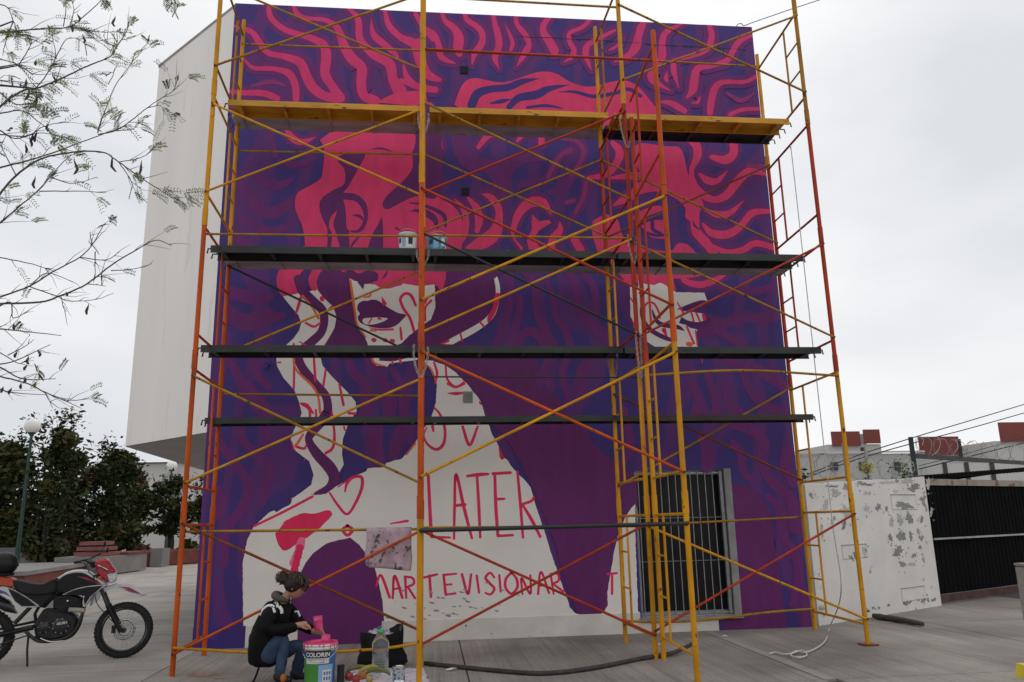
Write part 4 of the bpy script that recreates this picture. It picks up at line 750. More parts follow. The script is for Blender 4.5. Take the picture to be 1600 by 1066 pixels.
for k in range(3):
    MB().prism([(.30+.04*k, .535+.155*k), (1.15-.06*k, .535+.155*k), (1.15-.06*k, .645+.155*k), (.30+.04*k, .645+.155*k)], .2+.08*k, 1.2-.05*k, 'bench_pink', lambda u, v, w: q_(u, w, v)).build('slab', t_)
MB().prism([(1.18, .525), (L_+.05, .525), (L_+.05, .60), (1.18, .60)], -.04, 1.5, 'brick_red', lambda u, v, w: q_(u, w, v)).build('slab', t_)
lowwall('planter', 'low red planter edge between bench and mural wall', (226, 885), (330, 878), .5, 2., 'brick_red')
lowwall('concrete_cube', 'small grey concrete cube at the foot of the slender tree', (252, 885), (264, 884), .62, .5, 'planter_grey', None, 'block')
def lamp(x, y, gx, gy, r, lab, Yp=None):
    b = G(x, y); top_ = onpost((b.x, b.y), gy); t = thing('globe_lamp', lab, 'lamp', b, group='globe lamps on the plaza'); R0 = r/FPX*((b-CAM).dot(FW))
    MB().tube([b, (b.x, b.y, top_.z*.35), (b.x, b.y, top_.z-R0*.8)], [.09, .06, .045], 'pole_green', 8).build('pole', t); MB().lathe([(.14, 0), (.14, .3), (.08, .38)], 'pole_green', 10, b).build('base', t)
    MB().tube([(b.x, b.y, top_.z-R0*1.05), (b.x, b.y, top_.z-R0*.8)], [R0*.45, R0*.55], 'pole_green', 10).build('collar', t); MB().sphere(top_, R0, 'globe', 20, 14).build('globe', t)
lamp(24, 897, 47, 666, 12.3, 'white globe lamp on green pole standing above the left trees'); lamp(258, 868, 266, 728, 8.2, 'small white globe lamp on green pole below the overhang')
def tree(px, gy, topr, wpx, lab, leafm, nleaf, seed, lean=0, cbase=.3, lsize=.085):
    random.seed(seed); b = G(px, gy); zt = onpost((b.x, b.y), topr).z; dist = (b-CAM).dot(FW); rw = wpx/FPX*dist/2
    t = thing('plaza_tree', lab, 'tree', b, group='trees on the plaza'); mb = MB(); h0 = zt*cbase
    mb.tube([b, (b.x+.05, b.y, h0*.6), (b.x+lean, b.y, h0*1.1)], [.17, .13, .11], 'bark', 8)
    lob = []
    for k in range(15):
        a = random.random()*6.28; f = random.uniform(0, 1); z = h0+(zt-h0)*f; rr = rw*math.sin(math.pi*min(.96, .16+.78*f))*random.uniform(.4, .95)
        c = Vector((b.x+lean+rr*math.cos(a), b.y+rr*math.sin(a)*.8, z)); lob.append(c)
        m_ = Vector((b.x+lean*.8+rr*.3*math.cos(a), b.y+rr*.3*math.sin(a), h0+(z-h0)*.5)); mb.tube([tuple(q) for q in crom([(b.x+lean, b.y, h0*.95), tuple(m_), tuple(c)], 4)], [.07, .06, .05, .045, .04, .03, .025, .02, .015], 'bark', 5)
    mb.build('trunk', t); cr_ = MB()
    for c in lob:
        s = rw*random.uniform(.28, .5); leafquads(cr_, c, nleaf//9, s, s, s*.8, lsize, random.choice(leafm), False)
    for k in range(5):
        c = Vector((b.x+lean+random.gauss(0, rw*.4), b.y, zt+random.uniform(-.3, .35))); leafquads(cr_, c, nleaf//60, rw*.12, rw*.12, rw*.2, lsize*.8, leafm[0])
    leafquads(cr_, (b.x+lean, b.y, (h0+zt)/2), nleaf//2, rw*.42, rw*.42, (zt-h0)*.22, lsize, leafm[0])
    cr_.build('crown', t)
DK, OL, RU = 'leaf_dark', 'leaf_olive', 'leaf_rust'
tree(62, 893, 668, 112, 'tall dark tree right of the green lamp post', [DK, DK, OL], 4200, 21, 0, .12)
tree(-15, 895, 700, 110, 'dark tree cut by the left picture edge', [DK, OL, DK], 3600, 22, 0, .12)
tree(118, 886, 738, 112, 'lower dark tree with rust-tinged leaves behind the motorcycle', [DK, OL, RU], 3600, 23, 0, .1)
tree(172, 884, 708, 92, 'dark tree with bare twigs left of the white hall', [DK, DK, OL], 3400, 24, 0, .14)
tree(205, 880, 745, 50, 'reddish-tinged tree just left of the overhang corner', [OL, RU, DK], 2200, 25, 0, .25)
tree(263, 878, 748, 76, 'slender tree with bare trunk in front of the white hall', [DK, OL, DK], 1500, 26, 0, .36)
tree(322, 876, 760, 50, 'dark tree half hidden behind the left edge of the mural wall', [DK, OL], 1800, 27, 0, .3)
random.seed(5)
for (x, y, w, h, m, lab) in ((216, 876, 36, 26, 'leaf_rust', 'rust-brown shrub behind the pink slabs'), (292, 878, 34, 34, 'leaf_olive', 'olive shrub by the mural wall edge'), (100, 889, 70, 26, 'leaf_dark', 'dark shrub in the red brick planter')):
    b = G(x, y); dd = (b-CAM).dot(FW)/FPX; t = thing('shrub', lab, 'shrub', b); mb = MB(); leafquads(mb, (b.x, b.y, h*dd*.5), 700, w*dd*.5, w*dd*.4, h*dd*.5, .09, m, False); mb.build('foliage', t); MB().tube([b, (b.x, b.y, h*dd*.6)], [.05, .02], 'bark', 6).build('stem', t)
hd = MB(); random.seed(9)
for k in range(60):
    c = P(random.uniform(-420, 200), 862, random.uniform(60, 75)); leafquads(hd, (c.x, c.y, random.uniform(.5, 3.)), 60, 2., 1.5, 1.2, .35, random.choice(['leaf_dark', 'leaf_dark', 'leaf_olive']), False)
o = hd.build('far_hedge'); o['kind'] = 'stuff'; o['label'] = 'dark mass of hedges and trees beyond the plaza'; o['category'] = 'hedge'
# small parked car beyond the planters
cb = G(53, 874); t = thing('parked_car', 'small white car parked far behind the planters', 'car', cb, .1); mat('car_white', (.75, .75, .74), .3, var=.02, spec=.6)
MB().prism([(-2, .25), (2, .25), (2.05, .7), (1.5, .95), (.9, 1.0), (.4, 1.42), (-1.1, 1.45), (-1.7, 1.0), (-2.05, .9)], -.8, .8, 'car_white').build('body', t, world=False)
MB().prism([(.8, 1.0), (.36, 1.36), (-.2, 1.38), (-.2, 1.0)], -.81, -.805, 'glass_dark').build('window', t, world=False); MB().prism([(-.3, 1.0), (-.3, 1.38), (-1.05, 1.38), (-1.5, 1.02)], -.81, -.805, 'glass_dark').build('window', t, world=False)
for x in (-1.25, 1.3):
    for y in (-.78, .78): MB().tube([(x, y-.08, .31), (x, y+.08, .31)], .31, 'rubber', 16).build('wheel', t, world=False)
# ------------------------------------------------------------------ things on and around the scaffolding
mat('cloth_splat', (.42, .30, .34), .9, var=.25, vscale=9, chips=True, chipcol=(.09, .075, .085), chipscale=13, chipth=.56, bump=.3, bscale=80)
def drape(nm, lab, cat, p, q, x0, x1, zlow0, zlow1, mt):
    a = onpost(PST[p[0]], p[1]); b = onpost(PST[q[0]], q[1]); nx_ = 18; mb = MB(); rows = []
    for j in range(22):
        row = []
        for i in range(nx_+1):
            u = i/nx_; x = x0+(x1-x0)*u; t = (x-a.x)/(b.x-a.x); yb = a.y+(b.y-a.y)*t+.03; zb_ = a.z+(b.z-a.z)*t+.016
            s = j/21
            if s < .25: ang = s/.25; pos = (x, yb+.022-.02*(1-ang), zb_-.16*(1-ang)-.002) if ang < .7 else (x, yb+.016*(1-(ang-.7)/.3), zb_)
            else:
                f = (s-.25)/.75; zl = zlow0+(zlow1-zlow0)*u; pos = (x+.012*math.sin(7*f+3*u)*f, yb-.018-.03*f*abs(math.sin(5.3*u+.8))-.012*math.sin(11*u)*f, zb_+(zl-zb_)*f)
            row.append(pos)
        rows.append(row)
    vs = [v for r in rows for v in r]; W_ = nx_+1
    fs = [(j*W_+i, j*W_+i+1, (j+1)*W_+i+1, (j+1)*W_+i) for j in range(21) for i in range(nx_)]
    mb.add(vs, fs, mt, True); o = mb.build(nm); recenter(o); tag(o, lab, cat); md = o.modifiers.new('thickness', 'SOLIDIFY'); md.thickness = .004; return o
pa = P(573, 826, -1.6); pbq = P(643, 826, -1.6)
drape('paint_rag', 'pink-grey paint-spattered rag hanging over the scaffold rail', 'rag', ('A', 831), ('Bm', 827), pa.x, pbq.x, P(573, 886, -1.62).z, P(641, 892, -1.62).z, 'cloth_splat')
# text helper: built-in font turned into a flat mesh, then laid onto a surface
def textmesh(txt, size, fn, m, name, parent, bold=0., shear=0.):
    c = bpy.data.curves.new('t', 'FONT'); c.body = txt; c.size = size; c.align_x = 'CENTER'; c.align_y = 'CENTER'; c.offset = bold; c.shear = shear; c.resolution_u = 3
    o = bpy.data.objects.new('t', c); S.collection.objects.link(o); me = bpy.data.meshes.new_from_object(o.evaluated_get(bpy.context.evaluated_depsgraph_get())); bpy.data.objects.remove(o)
    for v in me.vertices: v.co = Vector(fn(v.co.x, v.co.y))
    me.materials.clear(); me.materials.append(MATS[m]); o = bpy.data.objects.new(name, me); S.collection.objects.link(o); o.parent = parent; return o
mat('plastic_white', (.72, .71, .70), .4, var=.06, vscale=10, chips=True, chipcol=(.55, .06, .16), chipscale=16, chipth=.70); mat('pink_wet', (.72, .05, .2), .25, var=.12, vscale=8, spec=.6)
mat('label_blue', (.045, .14, .36), .45, var=.1); mat('label_green', (.06, .26, .035), .45, var=.15); mat('label_black', (.015, .012, .02), .45); mat('label_white', (.7, .7, .7), .45, var=.03); mat('label_lblue', (.25, .42, .62), .45, var=.1); mat('label_teal', (.06, .25, .34), .45, var=.5, vscale=22)
def bucket(loc, r, h, lab, big, sp, rot=0.):
    t = thing('paint_bucket', lab, 'bucket', loc, rot); k = .9
    R = lambda z: r*(k+(1-k)*z/h)
    MB().lathe([(.001, .004), (R(0)-.005, 0), (R(0), .006), (R(h*.86), h*.86), (R(h*.86)+.007, h*.865), (R(h*.86)+.007, h*.885), (R(h*.9), h*.89), (R(h*.93), h*.93), (R(h*.95)+.009, h*.935), (R(h*.97)+.009, h*.965), (r+.003, h*.97), (r+.004, h), (r-.004, h), (r-.006, h*.9), (r*.93, h*.55)], 'plastic_white', 32).build('shell', t, world=False)
    MB().lathe([(.001, h*.94), (r*.985, h*.94)] if big else [(.001, h*.84), (r*.96, h*.84)], 'pink_wet' if big else 'label_white', 32).build('paint', t, world=False)
    def band(a0, a1, z0, z1, m, d=.0012):
        n = 16; vs = []
        for i in range(n+1):
            a = a0+(a1-a0)*i/n
            for z in (z0, z1): vs.append(((R(z)+d)*math.sin(a), -(R(z)+d)*math.cos(a), z))
        MB().add(vs, [(2*i, 2*i+2, 2*i+3, 2*i+1) for i in range(n)], m, True).build('label', t, world=False)
    def onb(a, z, d): return lambda x, y: ((R(z+y)+d)*math.sin(a+x/r), -(R(z+y)+d)*math.cos(a+x/r), z+y)
    if big:
        band(-1.5, 1.5, h*.06, h*.80, 'label_blue'); band(-1.2, .05, h*.06, h*.68, 'label_green', .002); band(-.9, .9, h*.66, h*.83, 'label_black', .003); band(-.8, .75, h*.53, h*.655, 'label_white', .003); band(.08, 1.1, h*.06, h*.5, 'label_lblue', .002)
        band(.35, .95, h*.10, h*.38, 'label_white', .003)
        for i in range(3):
            for j in range(2): band(.42+.18*i, .53+.18*i, h*(.14+.12*j), h*(.22+.12*j), 'label_blue', .004)
        textmesh('COLORIN', .049, onb(.0, h*.735, .0042), 'label_white', 'lettering', t, .0012); textmesh('THERMOCONTROL', .0195, onb(0, h*.62, .0042), 'label_black', 'lettering', t); textmesh('PLUS', .018, onb(.3, h*.56, .0042), 'label_black', 'lettering', t)
        MB().lathe([(r+.0055, h*.965), (r+.006, h*1.004), (r-.007, h*1.004), (r-.009, h*.93)], 'pink_wet', 32).build('wet_rim', t, world=False)
        # drips of pink over the rim
        random.seed(4)
        for i in range(14):
            a = random.uniform(-1.7, 1.7); l = random.uniform(.01, .05); z = h*.985; rr = r+.006; q = [(rr*math.sin(a), -rr*math.cos(a), z), ((rr+.003)*math.sin(a), -(rr+.003)*math.cos(a), z-l*.6), (rr*math.sin(a), -rr*math.cos(a), z-l)]
            MB().tube(q, [.006, .004, .002], 'pink_wet', 5).build('drip', t, world=False)
        q = []
        for i in range(13):
            a = math.pi*(i/12)-math.pi/2; q.append(((r+.012)*math.sin(a), -(r+.015)*math.cos(a)*.95, h*.9-.11*math.cos(a)))
        MB().tube(q, .003, 'chrome', 5).build('handle', t, world=False)
    else:
        band(-1.5, 1.6, h*.1, h*.84, sp[0]); band(-.7, -.2, h*.15, h*.84, sp[1], .002); band(.1, .6, h*.3, h*.8, sp[2], .002); band(-1.2, -.8, h*.4, h*.7, 'label_black', .002); band(.7, 1.2, h*.15, h*.6, 'label_white', .002)
        q = [((r+.008)*math.sin(a), -(r+.012)*math.cos(a), h*.9+.05*math.cos(a)) for a in [math.pi*(i/12)-math.pi/2 for i in range(13)]]; MB().tube(q, .0025, 'chrome', 5).build('handle', t, world=False)
    return t
def base_at(x, y, z=0.): return G(x, y, z)
bb = G(499, 1069); bb = Vector((bb.x, bb.y, 0))
bucket(bb, .134, .335, 'large white paint bucket with green and blue label, full of pink paint', True, None, -.05)
z2 = 4.305
p = P(637, 386, -.84); bucket((p.x, -.84, z2), .105, .205, 'white paint bucket with blue label on the scaffold, left of the central post', False, ('label_white', 'label_lblue', 'label_black'))
p = P(682, 386, -.82); bucket((p.x, -.82, z2-.004), .115, .19, 'pale blue paint bucket on the scaffold, right of the central post', False, ('label_teal', 'label_lblue', 'label_white'), .4)
# cut-off jugs covered in pink paint
mat('pink_jug', (.70, .06, .22), .35, var=.3, vscale=18, chips=True, chipcol=(.75, .55, .6), chipscale=22, chipth=.60)
def jug(loc, w, h, lab, tilt):
    t = thing('paint_jug', lab, 'jug', loc, .3, 'pink paint jugs at the bucket'); n = 9; pr = [(w*.42, 0), (w*.5, .01), (w*.5, h*.4), (w*.46, h*.5), (w*.5, h*.6), (w*.5, h), (w*.46, h), (w*.45, h*.2), (.001, h*.18)]
    Rm = Matrix.Rotation(tilt, 3, 'Y'); MB().lathe(pr, 'pink_jug', n, R=Rm).build('shell', t, world=False)
    MB().lathe([(w*.505, h*.97), (w*.52, h*1.0), (w*.49, h*1.01), (w*.46, h)], 'pink_wet', n, R=Rm).build('rim', t, world=False)
jp = P(505, 1003, bb.y); jug((bb.x+.035, bb.y+.0, .262), .074, .125, 'pink paint-coated jug standing in the paint bucket', .06)
# small rag, bag, bottle, tins, fruit
gb = G(594, 1053); t = thing('water_bottle', 'large clear water bottle with green cap before the black bag', 'bottle', gb)
mat('pet', (.82, .86, .88), .08, var=.02, trans=.92, spec=.5); mat('cap_green', (.05, .40, .12), .4, var=.1); mat('water', (.85, .9, .92), .02, var=.01, trans=.98)
pr = [(.001, .004), (.068, 0), (.076, .012)]
for k in range(9): z = .03+.022*k; pr += [(.076, z), (.071, z+.008), (.076, z+.016)]
pr += [(.076, .25), (.070, .275), (.045, .315), (.028, .335), (.026, .355)]
MB().lathe(pr, 'pet', 24).build('body', t, world=False); MB().lathe([(.001, .375), (.031, .373), (.033, .345), (.031, .343)], 'cap_green', 18).build('cap', t, world=False)
MB().tube([(-.03, 0, .345), (-.05, 0, .375), (0, 0, .40), (.05, 0, .375), (.03, 0, .345)], .004, 'pet', 6).build('handle', t, world=False)
MB().lathe([(.001, .006), (.064, .006), (.068, .02), (.068, .19), (.001, .19)], 'water', 20).build('water', t, world=False)
gb = G(596, 1041); t = thing('black_bag', 'slumped black cloth bag with a rag stuffed in its mouth', 'bag', gb); mat('bag_black', (.010, .010, .011), .8, var=.4, vscale=8, bump=.4, bscale=15, spec=.2); mat('rag_lilac', (.55, .47, .56), .9, var=.2, vscale=14, chips=True, chipcol=(.3, .1, .3), chipscale=18, chipth=.6)
n = 22; vs = []; fs = []; random.seed(8); prof = [(.17, 0), (.21, .03), (.20, .09), (.16, .16), (.165, .24), (.17, .31), (.15, .30), (.10, .26), (.001, .24)]
ph = [random.uniform(0, 6) for k in range(4)]
for j, (r, z) in enumerate(prof):
    for i in range(n):
        a = 2*math.pi*i/n; rr = r*(1+.10*math.sin(3*a+ph[0]+j*.4)+.06*math.sin(5*a+ph[1]-j*.7)); vs.append((rr*1.12*math.cos(a), rr*.7*math.sin(a), z+(.03*math.sin(2*a+ph[2]) if j > 3 else 0)+.03*(math.cos(a) if 3 < j < 7 else 0)))
for j in range(len(prof)-1):
    for i in range(n): fs.append((j*n+i, j*n+(i+1) % n, (j+1)*n+(i+1) % n, (j+1)*n+i))
MB().add(vs, fs, 'bag_black', True).build('sack', t, world=False)
o = MB(); random.seed(12)
vs = []; n = 12
for j in range(n):
    for i in range(n): vs.append(((i/(n-1)-.5)*.26-.02, (j/(n-1)-.5)*.14, .30+.035*math.sin(i*1.3)*math.cos(j*1.1)+random.uniform(-.008, .008)-.05*((i/(n-1)-.5)*2)**4))
o = MB().add(vs, [(j*n+i, j*n+i+1, (j+1)*n+i+1, (j+1)*n+i) for j in range(n-1) for i in range(n-1)], 'rag_lilac', True).build('stuffed_rag'); o.location = gb; tag(o, 'lilac paint-stained rag sticking out of the black bag', 'rag')
o = MB().tube([(.12, -.05, .18), (.20, -.06, .40)], [.014, .012], 'bark_grey', 8).build('brush_handle'); o.location = gb; tag(o, 'wooden tool handle leaning out of the black bag', 'handle')
# drop cloth on the ground
mat('drop_cloth', (.60, .55, .60), .9, var=.15, vscale=14, chips=True, chipcol=(.20, .12, .30), chipscale=20, chipth=.585, bump=.4, bscale=25)
c0, c1, c2, c3 = G(540, 1075), G(545, 1050), G(660, 1046), G(676, 1078); n = 22; vs = []; random.seed(2)
for j in range(n):
    for i in range(n):
        u, v = i/(n-1), j/(n-1); q = (c0*(1-v)+c1*v)*(1-u)+(c3*(1-v)+c2*v)*u; vs.append((q.x+random.uniform(-.012, .012), q.y+random.uniform(-.012, .012), .006+.014*abs(math.sin(i*.9+j*.35))*abs(math.cos(j*.8-.3*i))+random.uniform(0, .006)))
o = MB().add(vs, [(j*n+i, j*n+i+1, (j+1)*n+i+1, (j+1)*n+i) for j in range(n-1) for i in range(n-1)], 'drop_cloth', True).build('drop_cloth'); recenter(o); tag(o, 'white and purple spattered cloth spread on the ground by the central post', 'cloth')
def tin(x, y, r, h, lab, m, m2):
    g_ = G(x, y); t = thing('paint_tin', lab, 'tin', (g_.x, g_.y, .014)); MB().lathe([(.001, 0), (r, 0), (r, .004), (r*.98, .006), (r*.98, h-.006), (r, h-.004), (r, h), (r*.9, h), (r*.88, h-.008), (.001, h-.01)], m, 22).build('can', t, world=False); MB().lathe([(r*.985, h*.18), (r*.985, h*.85)], m2, 22).build('label', t, world=False)
mat('tin_label', (.5, .52, .5), .5, var=.5, vscale=40, chips=True, chipcol=(.05, .12, .2), chipscale=40, chipth=.5)
tin(623, 1069, .052, .125, 'small spattered paint tin on the drop cloth', 'chrome', 'tin_label'); tin(532, 1068, .03, .13, 'slim black spray can right of the paint bucket', 'black', 'label_black')
mat('apple', (.26, .025, .02), .3, var=.4, vscale=9, spec=.5); mat('banana', (.36, .28, .06), .45, var=.2, vscale=9); mat('greenfruit', (.13, .14, .04), .45, var=.25, vscale=9); mat('peel_orange', (.38, .13, .03), .5, var=.2)
def fruit(x, y, r, m, lab, k='round', rz=0.):
    g_ = G(x, y)
    if k == 'round': o = MB().lathe([(.001, r*.25), (r*.35, .003), (r*.8, r*.35), (r, r), (r*.85, r*1.55), (r*.4, r*1.85), (.12*r, r*1.72), (.001, r*1.65)], m, 18).tube([(0, 0, r*1.65), (.006, 0, r*2.1)], .003, 'bark', 5).build('fruit'); o.location = (g_.x, g_.y, .012)
    else:
        q = [(r*2.6*math.cos(a)*1.0, 0, .02+r*1.5*math.sin(a)) for a in [.25+2.6*i/8 for i in range(9)]]; o = MB().tube(q, [.004, .013, .017, .019, .019, .019, .017, .012, .005], m, 8).build('banana'); o.location = (g_.x, g_.y, .005); o.rotation_euler = (0, 0, rz)
    tag(o, lab, 'fruit', 'fruit on the ground by the bucket')
fruit(545, 1066, .036, 'apple', 'leftmost red apple on the ground right of the bucket'); fruit(556, 1071, .036, 'apple', 'red apple at the bottom picture edge right of the bucket'); fruit(567, 1064, .034, 'peel_orange', 'orange fruit between the apples and the water bottle'); fruit(577, 1069, .03, 'banana', 'yellow fruit just left of the water bottle')
fruit(560, 1060, .045, 'greenfruit', 'greenish banana arching over the red apples', 'b', .2); fruit(590, 1064, .045, 'greenfruit', 'small greenish banana in front of the water bottle', 'b', -.3); fruit(577, 1060, .045, 'banana', 'yellow banana behind the orange fruit', 'b', .6)
# hose, rope, log, scraps
mat('hose', (.045, .038, .034), .7, var=.4, vscale=14); mat('rope', (.55, .53, .50), .9, var=.25, vscale=40, bump=.5, bscale=90); mat('log', (.06, .045, .03), .9, var=.4, vscale=10, bump=.6, bscale=25); mat('paper', (.65, .65, .63), .8, var=.05)
o = MB().tube([tuple(q) for q in crom([tuple(G(x, y)+Vector((0, 0, .02+dz))) for x, y, dz in ((664,1040,0),(700,1044,0),(780,1052,0),(850,1056,0),(925,1048,0),(1000,1033,0),(1050,1026,.01),(1083,1018,.05))], 8)], .0195, 'hose', 8).build('hose'); recenter(o); tag(o, 'dark hose lying on the pavement between the two front posts', 'hose')
rp = [P(x, y, -.95) for x, y in ((1226,232),(1229,247),(1236,256))]; a_ = P(1236, 256, -.95)
ptop = onpost((6.955, -.95), 232); 
pts = [(ptop.x, -.95, ptop.z), (ptop.x+.01, -.95, ptop.z-.2), (ptop.x+.012, -.95, 3.0), (ptop.x+.014, -.95, 1.2), (ptop.x+.01, -.99, .5)]+[tuple(G(x, y)+Vector((0, 0, .02))) for x, y in ((1296,985),(1290,1004),(1276,1016),(1258,1023),(1244,1021),(1236,1028),(1250,1031),(1261,1027),(1254,1020),(1240,1024),(1226,1026),(1212,1023),(1202,1025))]
o = MB().tube([tuple(q) for q in crom(pts[:4], 6)], .0055, 'rope', 6).tube([tuple(q) for q in crom(pts[3:], 8)], .0075, 'rope', 6).build('rope'); recenter(o); tag(o, 'white rope hanging down the right scaffold frame and curling on the pavement', 'rope')
la, lb = G(1366, 967), G(1442, 980); la.z = lb.z = .035
d_ = lb-la; random.seed(6)
o = MB().tube([tuple(la+d_*k/9+Vector((random.uniform(-.01, .01), random.uniform(-.012, .012), random.uniform(-.004, .006)))) for k in range(10)], [.03, .038, .036, .034, .035, .033, .032, .031, .03, .024], 'log', 9).tube([tuple(la+d_*.72), tuple(la+d_*.85+Vector((.02, -.05, -.01)))], [.022, .014], 'paper', 6).build('log'); recenter(o); tag(o, 'short dark rough log lying before the white wall', 'log')
for (x, y, s, lab) in ((1034, 1009, .05, 'scrap of white paper by the double post at the window'), (1077, 1009, .022, 'tiny white scrap between the posts under the window'), (705, 1048, .06, 'pale scrap beside the hose near the central post'), (1133, 996, .04, 'pale scrap at the foot of the purple wall corner')):
    g_ = G(x, y); vs = [(s*random.uniform(.4, 1)*math.cos(a), s*random.uniform(.3, .8)*math.sin(a), .006+random.uniform(0, .016)) for a in [k*math.pi/4 for k in range(8)]]; o = MB().add(vs+[(0, 0, .025)], [(i, (i+1) % 8, 8) for i in range(8)], 'paper').build('paper_scrap'); o.location = g_; tag(o, lab, 'litter', 'scraps on the pavement')
# ------------------------------------------------------------------ motorcycle (side view, front to the right)
mat('moto_black', (.007, .007, .008), .42, var=.25, spec=.3); mat('moto_silver', (.52, .53, .55), .3, metal=.3, var=.06); mat('moto_red', (.36, .012, .022), .25, var=.1, spec=.6); mat('moto_white', (.68, .68, .70), .3, var=.04, spec=.5); mat('seat_black', (.012, .012, .012), .75, var=.3, bump=.3, bscale=60)
mat('lens_clear', (.55, .57, .6), .08, var=.25, vscale=20, spec=.8); mat('moto_orange', (.42, .07, .03), .45, var=.1); mat('trim_violet', (.10, .08, .24), .35, var=.1); mat('engine_grey', (.02, .02, .021), .45, metal=.3, var=.4, vscale=14)
K = .00182
mo = thing('motorcycle', 'black, white and red trail motorcycle parked on its stand, cut by the left edge', 'motorcycle', G(190, 1028), rad(15)); mo.scale = (.85, .85, .85)
def mq(u, v, y=0.): return Vector(((u-765)*K, y, ((912+(765-u)*.0707)-v)*K))
def puff(nm, poly, w, m, par=mo, y0=0., inset=.86, smooth=False):
    n = len(poly); cu = sum(p[0] for p in poly)/n; cv = sum(p[1] for p in poly)/n; rings = []
    for (yy, s) in ((-w, inset), (-w*.7, 1), (w*.7, 1), (w, inset)): rings.append([mq(cu+(u-cu)*s, cv+(v-cv)*s, y0+yy) for u, v in poly])
    vs = [p for r in rings for p in r]; fs = [tuple(range(n))[::-1], tuple(range(3*n, 4*n))]+[(j*n+i, j*n+(i+1) % n, (j+1)*n+(i+1) % n, (j+1)*n+i) for j in range(3) for i in range(n)]
    return MB().add(vs, fs, m, smooth).build(nm, par, world=False)
def sm_(poly, k=4): return [tuple(p) for p in crom(list(poly)+[poly[0]], k)[:-1]]
def mt(nm, pts, r, m, par=mo, n=8, sm=False):
    q = [mq(*p) for p in pts]
    if sm: q = [Vector(p) for p in crom([tuple(p) for p in q], 6)]
    if isinstance(r, list) and sm: r = [float(np.interp(i/(len(q)-1), np.linspace(0, 1, len(r)), r)) for i in range(len(q))]
    return MB().tube(q, r, m, n).build(nm, par, world=False)
RX = Matrix.Rotation(math.pi/2, 3, 'X')
def wheel(u, v, R0, tw, disc):
    c = mq(u, v); c.z = R0; w = MB(); prof = []
    for k in range(13):
        a = -math.pi*.5+math.pi*k/12*1.0; a = math.pi*(-.62+1.24*k/12); prof.append((R0-tw+tw*math.cos(a), tw*.95*math.sin(a)))
    ty = MB().lathe(prof, 'rubber', 48, c, RX)
    for k in range(44):
        for s in (-1, 1):
            a = 2*math.pi*(k+.25*s)/44; R2 = Matrix.Rotation(a, 3, 'Y'); ty.box(c+R2@Vector((R0-.004, s*.022, 0)), (.016, .03, .022), 'rubber', R2)
    wh = bpy.data.objects.new('wheel', None); S.collection.objects.link(wh); wh.parent = mo
    ty.build('tyre', wh, world=False)
    r1 = R0-tw*1.75; MB().lathe([(r1+.012, -.026), (r1+.006, -.03), (r1-.006, -.018), (r1-.008, 0), (r1-.006, .018), (r1+.006, .03), (r1+.012, .026)], 'dark_metal', 40, c, RX).build('rim', wh, world=False)
    sp = MB()
    for k in range(32):
        a = 2*math.pi*k/32; b = a+(.55 if k % 2 else -.55); s = -.03 if k % 4 < 2 else .03
        sp.tube([c+Vector((.035*math.cos(b), s, .035*math.sin(b))), c+Vector((r1*math.cos(a), s*.2, r1*math.sin(a)))], .0022, 'chrome', 4)
    o = sp.build('spokes', wh, world=False); o['kind'] = 'stuff'
    MB().tube([c+Vector((0, -.07, 0)), c+Vector((0, .07, 0))], .03, 'dark_metal', 14).build('hub', wh, world=False)
    if disc:
        d = MB()
        for (ra, rb) in ((.068, .082), (.098, .125)): d.lathe([(ra, -.052), (rb, -.052), (rb, -.048), (ra, -.048), (ra, -.052)], 'chrome', 36, c, RX)
        for k in range(10): a = 2*math.pi*k/10; d.box(c+Vector((.09*math.cos(a), -.05, .09*math.sin(a))), (.035, .004, .012), 'chrome', Matrix.Rotation(-a+.5, 3, 'Y'))
        d.build('brake_disc', wh, world=False); MB().box(c+Vector((-.11, -.055, .02)), (.045, .04, .085), 'moto_black').build('caliper', wh, world=False)
wheel(765, 735, .322, .046, True); wheel(-50, 790, .325, .058, False)
for y in (-.085, .085):
    mt('fork_leg', [(752, 745, y), (655, 575, y)], .027, 'moto_black'); mt('fork_tube', [(660, 585, y), (575, 400, y)], .021, 'dark_metal')
mt('steering_yoke', [(600, 440, -.1), (600, 440, .1)], .022, 'moto_black'); mt('steering_yoke', [(572, 392, -.1), (572, 392, .1)], .02, 'moto_black')
puff('front_fender', sm_([(560, 500), (600, 468), (660, 450), (720, 430), (790, 443), (885, 500), (850, 511), (760, 478), (700, 468), (650, 480), (600, 510), (575, 560), (552, 585), (548, 570)], 3), .062, 'moto_silver')
puff('fender_trim', [(700, 452), (780, 458), (860, 502), (770, 476)], .066, 'moto_red'); puff('fender_trim', [(730, 470), (800, 478), (868, 505), (790, 492)], .0645, 'trim_violet')
cw = puff('headlight_cowl', sm_([(555, 290), (618, 275), (662, 325), (688, 365), (640, 380), (650, 432), (600, 400), (562, 350)], 3), .10, 'moto_red', inset=.8)
puff('cowl_stripe', [(612, 280), (625, 280), (672, 345), (662, 350)], .082, 'moto_white', cw); puff('cowl_stripe', [(575, 315), (640, 345), (638, 352), (575, 324)], .103, 'moto_white', cw, inset=.95)
puff('headlight', sm_([(622, 362), (675, 352), (692, 385), (690, 425), (655, 434), (640, 400)], 3), .085, 'lens_clear', inset=.8)
puff('fuel_tank', sm_([(325, 425), (370, 385), (430, 362), (500, 362), (560, 392), (630, 440), (560, 462), (470, 480), (390, 512), (335, 500)], 4), .115, 'moto_black', inset=.78, smooth=False)
puff('tank_top', sm_([(340, 408), (385, 376), (435, 358), (505, 358), (565, 390), (640, 438), (610, 446), (540, 405), (470, 385), (400, 395), (350, 425)], 3), .105, 'moto_silver', inset=.9)
